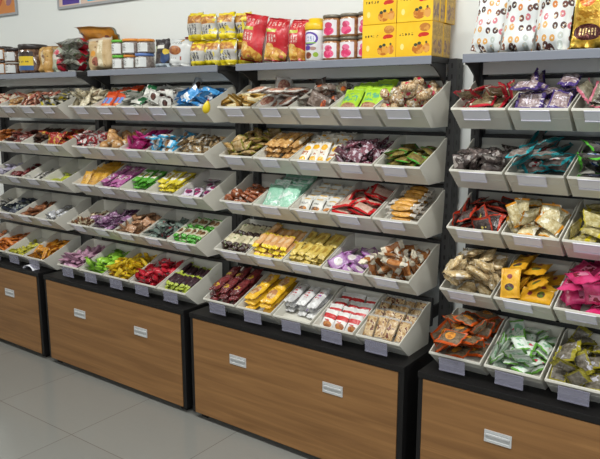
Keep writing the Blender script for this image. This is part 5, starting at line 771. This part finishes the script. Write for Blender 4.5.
for (x, z, r, h, lid, lm, lab) in [(-2.928, 0, .043, .073, M_LG, JW, 'lower clear jar with green lid beside the tan bag'), (-2.928, .0735, .043, .078, M_LG, JW, 'upper clear jar with green lid beside the tan bag'),
        (-2.834, 0, .044, .073, M_LO, JO, 'clear jar with orange lid under another orange-lidded jar'), (-2.826, .0735, .052, .078, M_LO, JO, 'wide clear jar with orange lid stacked beside green-lidded jar'),
        (-2.735, 0, .049, .075, M_LB, JGn, 'clear jar with blue lid under an orange-lidded jar'), (-2.721, .0757, .044, .07, M_LO, JO, 'clear orange-lidded jar stacked on the blue-lidded jar')]:
    jar(x, 2.385, ZS+.0005+z, r, h, .015, M_JG, lid, lab, 'colour lidded jars', lm)

# yellow-lidded canister
root = empty('snack_canister', 'white canister with purple oval and bright yellow lid', 'canister', (-1.662, 2.385, ZS+.0005))
mb = MB(); mb.lathe([(.042, 0), (.045, .004), (.045, .11), (.044, .122), (.042, .125)], 32)
me = mb.mesh('canister_body', True); lay = me.uv_layers.new(name='UVMap')
for lp in me.loops:
    c = me.vertices[lp.vertex_index].co; a = math.atan2(c.x, -c.y); lay.data[lp.index].uv = (a/2.6+.5, c.z/.125)
M_CAN = printed('canister_print', [('N', 'e0dcd8', 'd4d0ce', 12), ('L', '5a3a96', .45, .72, .36, .22), ('L', 'dcd8e4', .45, .72, .28, .16), ('T', '8a98b8', .25, .65, .64, .8, 50), ('R', '8ab83c', .2, .72, .56, .6), ('L', '5a3a96', .38, .42, .16, .08), ('LN', '7a3c2a', 'b07050', 50, .42, .18, .14, .11), ('L', '9ab840', .72, .2, .1, .08), ('LN', 'd8b8a8', 'b08a80', 40, .62, .4, .12, .06)], .35, .2, obrand=False)
obj('canister_body', me, M_CAN, root)
M_YL = lidmat('yellow_lid', 'e8bc14')
mb = MB(); mb.lathe([(.046, .1255), (.0475, .128), (.047, .146), (.043, .156), (.031, .158), (.031, .170), (.028, .173), (.01, .173)], 32); obj('lid', mb.mesh('lid', True), M_YL, root)

# red snack bags
M_RED = printed('red_bag_print', [('N', 'b4121e', 'c8222c', 14), ('LN', 'd8a848', 'c07c2c', 45, .5, .12, .5, .2), ('LN', 'd89c48', 'e0bc70', 50, .3, .3, .2, .12), ('K', 'd86a5c', 34, .66), ('R', 'b8b83c', .12, .6, .66, .73), ('L', 'c84848', .4, .52, .28, .12), ('T', 'e0c4b8', .2, .62, .44, .6, 45), ('T', 'e0b0a8', .2, .85, .8, .9, 40), ('R', 'a8101c', 0, 1, 0, .05)], .25, .4, .35, obrand=False)
bag('snack_bag', 'red snack bag with chips picture, leftmost beside yellow stick packs', 'snack bag', -2.012, 2.375, .118, .205, .08, M_RED, .17, -.05, .0, 11, 'red snack bags')
bag('snack_bag', 'red snack bag with chips picture, middle one of the three', 'snack bag', -1.876, 2.384, .115, .185, .08, M_RED, .1, -.05, .08, 12, 'red snack bags')
bag('snack_bag', 'red snack bag next to the yellow-lidded canister', 'snack bag', -1.757, 2.392, .1, .175, .075, M_RED, .03, -.04, .1, 13, 'red snack bags')

# yellow stick packs, two tiers
M_STK = printed('stick_pack_print', [('N', 'b8b4ac', 'cac6be', 30), ('R', 'e4cc14', 0, 1, 0, .2), ('R', 'e4cc14', 0, 1, .82, 1), ('RN', 'a8682a', 'd09a4c', 60, .05, .95, .6, .88), ('T', '4a484c', .15, .85, .2, .55, 36, ), ('K', 'e0cc40', 30, .6)], .3, .3, .3)
n = 0
sp = [(-2.343, 2.385, .0), (-2.25, 2.38, .0), (-2.155, 2.39, .0), (-2.09, 2.44, .0)]
where = ['leftmost', 'second', 'third', 'rightmost']
for lv in range(2):
    for k, (x, y, yw) in enumerate(sp):
        w = .094; h = .118
        if k == 3: x -= .0
        bag('stick_pack', '%s yellow and grey stick pack in the %s tier' % (where[k], ('lower', 'upper')[lv]), 'snack pack', x-lv*.012, y, w, h if lv == 0 or k else .13, .07, M_STK, -.02*lv, 0, yw+.04*(k-1), 20+k+4*lv, 'yellow stick packs', z=ZS+lv*.1185)

# white pack with cookie picture, dark red pack behind, dark eye-catching cup pack
M_WCK = printed('white_cookie_pack', [('N', 'd2d2d0', 'c6c6c4', 12), ('LN', 'a86a3c', '8a4c28', 40, .42, .56, .3, .17), ('T', '6a6a68', .2, .75, .8, .87, 50), ('T', '8a8a88', .15, .5, .25, .29, 60), ('R', '9a4a38', .68, .76, .2, .34), ('L', 'b8863c', .62, .94, .1, .05)], .35, .1, obrand=False)
bag('cookie_pack', 'white pack with brown cookie picture left of yellow sticks', 'snack pack', -2.478, 2.375, .142, .128, .05, M_WCK, .08, -.08, .05, 31)
M_DR = printed('dark_red_pack', [('N', '6a2024', '8a2c30', 20), ('T', 'c8a8a0', .2, .8, .6, .75, 40)], obrand=False)
bag('cookie_pack', 'dark red pack standing behind the white cookie pack', 'snack pack', -2.44, 2.455, .15, .15, .05, M_DR, 0, 0, 0, 32)
M_CUP = printed('dark_cup_print', [('N', '2a2426', '3c3434', 30), ('R', 'c8d4dc', 0, 1, 0, .14), ('L', '28406a', .72, .35, .25, .2), ('L', 'd8b83c', .8, .55, .16, .1), ('R', 'c8d0a0', 0, .2, .55, .75), ('LN', '56483e', '2a2426', 40, .3, .4, .22, .2), ('R', 'dcd8cc', .25, .75, .66, .78)], .35, .2, obrand=False)
bag('cookie_pack', 'dark pack with white band between blue-lidded jar and white pack', 'snack pack', -2.61, 2.40, .105, .142, .05, M_CUP, 0, -.03, 0, 33)

# tan cookie bag, stack of clear bags, orange bag on top
M_TAN = printed('tan_bag_print', [('N', 'b89a6c', 'cbb086', 18), ('L', 'd8942c', .32, .5, .12, .1), ('LN', '6a3c28', 'a05a48', 50, .42, .25, .14, .14), ('RN', 'e0d4b8', 'c8b894', 30, .5, .72, .05, .9), ('K', '7a5c38', 34, .66), ('R', 'c4b6a0', 0, 1, .9, 1)], .35, .2, .3, obrand=False)
bag('biscuit_bag', 'tan biscuit bag leaning beside the green-lidded jars', 'snack bag', -3.085, 2.385, 0.2, .168, .06, M_TAN, -.06, -.04, .05, 41)
M_CLR = printed('clear_red_band_bag', [('N', '5c5a52', 'a8a89c', 40), ('K', '5a7048', 30, .62), ('R', 'b01c30', .45, .95, .3, .62)], .2, .4, .5)
for k in range(3):
    me = pillow(.19, .15, .064, .08, 50+k); z = ZS+.024+k*.056
    o = obj('clear_snack_bag', me, M_CLR, None, (-3.345+.006*k, 2.41, z), Euler((0, 0, .12*(k-1)))); zl = min((v.co.z for v in me.vertices)); o.location.z = ZS+.001-zl+k*.055
    tag(o, '%s clear snack bag with red band in the pile left of tan bag' % ('bottom', 'middle', 'top')[k], 'snack bag', 'pile of clear bags')
M_ORG = printed('orange_bag_print', [('N', 'c87a1c', 'dc922c', 14), ('E', 'b8b8b4', .08), ('L', '7a2c2c', .8, .5, .05, .1), ('L', '3a3a4a', .12, .5, .06, .14)], .3, .3, .3, obrand=False)
me = pillow(.3, .1, .045, .1, 60)
o = obj('orange_snack_bag', me, M_ORG, None, (-3.125, 2.40, ZS+.200), Euler((-.75, .06, .05)))
tag(o, 'long orange bag lying across the clear bags and tan bag', 'snack bag')

# the far-left shelf
M_PRZ = printed('pretzel_bag_print', [('N', 'b0803c', 'd0a868', 26), ('RN', 'd8c4a0', '8a6a58', 40, .35, .6, .3, .95), ('K', '6a4030', 34, .68)], .3, .2, .3, obrand=False)
bag('biscuit_bag', 'tan bag of bread sticks on far-left shelf', 'snack bag', -3.585, 2.385, .125, .15, .07, M_PRZ, 0, -.03, 0, 71)
M_RW = printed('red_white_bag_print', [('N', 'c8c4b8', '98a88c', 24), ('R', 'b01c30', .6, 1, 0, .5), ('LN', 'c84a5c', 'd8ccc0', 40, .5, .66, .3, .2), ('R', 'a8844c', 0, .5, .86, 1)], .3, .2, .3, obrand=False)
bag('snack_bag', 'red and cream bag right of the bread stick bag', 'snack bag', -3.47, 2.39, .115, .145, .065, M_RW, .04, -.03, 0, 72)
M_DKL = lidmat('dark_brown_lid', '2c2220')
M_JD = printed('jar_dark_biscuits', [('N', '4a3024', '7a5a44', 60)], .15, .6)
LBY = jl('yellow_jar_label', 'd8bc2c'); 
LBB = printed('yellow_blue_jar_label', [('N', '4a3a34', '2c2220', 20), ('R', 'd8b82c', .45, 1, .25, .75), ('R', '34588a', .4, 1, 0, .25), ('R', 'c8ccd0', .05, .45, .6, .9), ('T', '3a3a3a', .5, .9, .42, .5, 40)], .35, .2, obrand=False)
jar(-3.75, 2.40, ZS+.0005, .085, .168, .03, M_JD, M_DKL, 'big dark-lidded jar with yellow and blue label', None, LBB, lidr=1.0)
jar(-3.93, 2.39, ZS+.0005, .062, .07, .012, M_JD, plain('pale_lid', 'a8a098', .3), 'low pale-lidded jar left of the big yellow-label jar', 'low pale lidded jars', LBY)
jar(-3.93, 2.39, ZS+.0715, .06, .085, .02, M_JD, M_DKL, 'dark-lidded jar stacked on the low pale-lidded jar', 'low pale lidded jars', LBY)
jar(-4.06, 2.39, ZS+.0005, .058, .085, .016, M_JB, M_DKL, 'lower dark-lidded jar at left edge of photo', 'left edge jars', LBY)
jar(-4.06, 2.39, ZS+.0865, .058, .085, .016, M_JB, M_DKL, 'upper dark-lidded jar at left edge of photo', 'left edge jars', LBY)

# small odd things
M_RP = printed('red_stray_print', [('N', 'b81c20', '98161c', 20), ('K', 'd8c040', 40, .6), ('E', '2c3a2c', .12)], obrand=False)
o = obj('candy_packet', pillow(.075, .045, .016, .14, 81), M_RP, None, (-1.75, 2.4945, 1.6085), Euler((.35, 0, .1)))
tag(o, 'stray red packet on the rail under the middle shelf', 'packet')
mb = MB(); prof = []
for k in range(13):
    t = k/12; zz = .062*t; prof.append((.0215*math.sin(PI*min(1, t*1.0))**.6*(1-.42*t)+.0006, zz))
mb.lathe(prof, 20); me = mb.mesh('yellow_tag', True)
root = empty('hanging_toy', 'yellow pear-shaped toy hanging at the blue packet bin corner', 'toy', (-2.155, 2.2170, 1.448), Euler((0, .35, 0)))
obj('toy_body', me, lidmat('yellow_toy_plastic', 'dcc012'), root)
mb = MB(); mb.lathe([(.002, .060), (.0035, .063), (.003, .069), (.001, .071)], 10); obj('toy_cap', mb.mesh('toy_cap', True), lidmat('red_cap_plastic', 'a8382c'), root)
# curled paper scrap on the far-left cabinet
vs = []; fs = []
for k in range(9):
    a = PI*k/8
    for yy in (0, .05): vs.append((-.05*math.cos(a), yy, .024*math.sin(a)))
for k in range(9):
    a = PI*k/8
    for yy in (0, .05): vs.append((-.049*math.cos(a), yy, .023*math.sin(a)))
fs = [[2*k, 2*k+1, 2*k+3, 2*k+2] for k in range(8)] + [[18+2*k, 18+2*k+2, 18+2*k+3, 18+2*k+1] for k in range(8)]
fs += [[2*k, 2*k+2, 18+2*k+2, 18+2*k] for k in range(8)] + [[2*k+1, 18+2*k+1, 18+2*k+3, 2*k+3] for k in range(8)]
o = obj('paper_scrap', mesh_from('paper_scrap', vs, fs), M_CARD, None, (-3.555, 2.135, .529)); tag(o, 'curled white paper scrap on the far-left cabinet edge', 'paper')

# posters
def poster(x0, x1, z0, z1, label, mat):
    root = empty('poster', label, 'poster', ((x0+x1)/2, 2.5585, z0)); w = (x1-x0)/2; h = z1-z0; t = .014
    mb = MB(); mb.box(-w, w, -.012, 0, 0, t); mb.box(-w, w, -.012, 0, h-t, h); mb.box(-w, -w+t, -.012, 0, t, h-t); mb.box(w-t, w, -.012, 0, t, h-t)
    obj('frame', mb.mesh('frame'), plain('poster_frame', 'a8a8aa', .35), root)
    vs = [(-w+t, -.008, t), (w-t, -.008, t), (w-t, -.008, h-t), (-w+t, -.008, h-t), (-w+t, -.002, t), (w-t, -.002, t), (w-t, -.002, h-t), (-w+t, -.002, h-t)]
    obj('print', mesh_from('print', vs, [[0, 1, 2, 3], [7, 6, 5, 4], [4, 5, 1, 0], [5, 6, 2, 1], [6, 7, 3, 2], [7, 4, 0, 3]], [(0, 0), (1, 0), (1, 1), (0, 1)]*2, False), mat, root)
poster(-4.95, -4.135, 2.058, 2.6, 'framed orange poster at top left corner of the wall',
       printed('orange_poster', [('N', 'cf7c34', 'd8904a', 3), ('LN', 'b8502a', 'c86a3a', 9, .72, .2, .1, .12), ('LN', '9a6a7c', 'd89a5c', 14, .9, .19, .06, .1), ('R', 'dca060', .6, .66, .0, .9)], .3, .3, obrand=False))
poster(-3.69, -2.72, 2.052, 2.6, 'framed purple and cyan poster above the jars, cut by photo top',
       printed('purple_poster', [('N', 'd8b8a8', 'dcc0b0', 3), ('R', '4a2c8e', .035, .21, .015, 1), ('R', '4ab4d0', .29, .98, .02, 1), ('R', 'd8dce0', .21, .225, 0, 1), ('R', '6ac4dc', .42, .8, .03, .2)], .3, .3, obrand=False))

# ------------------------------------------------------------------ the room
g = G('floor_tile')
br = g.n('ShaderNodeTexBrick'); mp = g.n('ShaderNodeMapping'); g.l(g.coords(), mp.inputs[0])
P = .595
mp.inputs['Location'].default_value = (3.71+P*8, -1.665+P*16, 0)
br.offset = 0; br.squash = 1; br.inputs['Scale'].default_value = 1; br.inputs['Brick Width'].default_value = P; br.inputs['Row Height'].default_value = P
br.inputs['Mortar Size'].default_value = .0022; br.inputs['Mortar Smooth'].default_value = .1; br.inputs['Bias'].default_value = 0
g.l(mp.outputs[0], br.inputs['Vector'])
br.inputs['Color1'].default_value = lin('85847f'); br.inputs['Color2'].default_value = lin('81807b'); br.inputs['Mortar'].default_value = lin('67625c')
nz = g.noise(g.coords(), 40, 4); c = g.mix(g.math('MULTIPLY', nz, .25), br.outputs['Color'], lin('797772'))
M_FLOOR = g.fin(c, .16, .5)
M_WALL = plain('white_wall_paint', 'ebece8', .75, .2, var=.012, scale=3)
M_CEIL = plain('white_ceiling', 'e4e2dc', .8, .2, var=.01, scale=3)
def slabobj(name, x0, x1, y0, y1, z0, z1, m):
    mb = MB(); mb.box(x0, x1, y0, y1, z0, z1); return struct(obj(name, mb.mesh(name), m))
slabobj('floor', -7, 3.2, -4.5, 2.56, -.08, 0, M_FLOOR)
slabobj('wall_back', -7.1, 3.2, 2.56, 2.66, -.08, 3.0, M_WALL)
slabobj('wall_left', -7.1, -7, -4.5, 2.56, -.08, 3.0, M_WALL)
slabobj('wall_light_block', -7.1, -1.2, -4.6, -4.5, -.08, 3.0, M_WALL)  # unseen wall, added to hold daylight off the left side and floor
slabobj('ceiling', -7.1, 3.2, -4.5, 2.66, 3.0, 3.1, M_CEIL)

# ------------------------------------------------------------------ light: ceiling tubes and the open shop front
def area(name, loc, rot, sx, sy, e, col=(1, 1, 1)):
    l = bpy.data.lights.new(name, 'AREA'); l.shape = 'RECTANGLE'; l.size = sx; l.size_y = sy; l.energy = e; l.color = col
    o = bpy.data.objects.new(name, l); COL.objects.link(o); o.location = loc; o.rotation_euler = rot; return o
for i, x in enumerate((-5.2, -3.0, -.9, 1.3)):
    area('ceiling_tube', (x, 1.0, 2.93), (0, 0, 0), 1.25, .09, (20, 33, 50, 48)[i], (.98, 1, .97))
    area('ceiling_tube', (x, -1.8, 2.93), (0, 0, 0), 1.25, .09, (12, 18, 24, 24)[i], (.98, 1, .97))
w = bpy.data.worlds.new('daylight'); SC.world = w; w.use_nodes = True
bg = w.node_tree.nodes['Background']; bg.inputs[0].default_value = (.80, .90, 1.0, 1); bg.inputs[1].default_value = .95

# ------------------------------------------------------------------ camera
cam = bpy.data.cameras.new('camera'); co = bpy.data.objects.new('camera', cam); COL.objects.link(co)
cam.sensor_width = 36; cam.lens = 36*667/600; cam.clip_start = .02
pit = math.atan(127.5/667); yaw = math.radians(36.2)
co.location = (0, 0, 1.5); co.rotation_euler = (PI/2-pit, 0, yaw)
SC.camera = co
vs_ = SC.view_settings; vs_.view_transform = 'Standard'; vs_.look = 'None'; vs_.exposure = -0.08; vs_.gamma = 1; vs_.use_curve_mapping = False
SC.render.film_transparent = False
SC.cycles.max_bounces = 8; SC.cycles.use_denoising = True
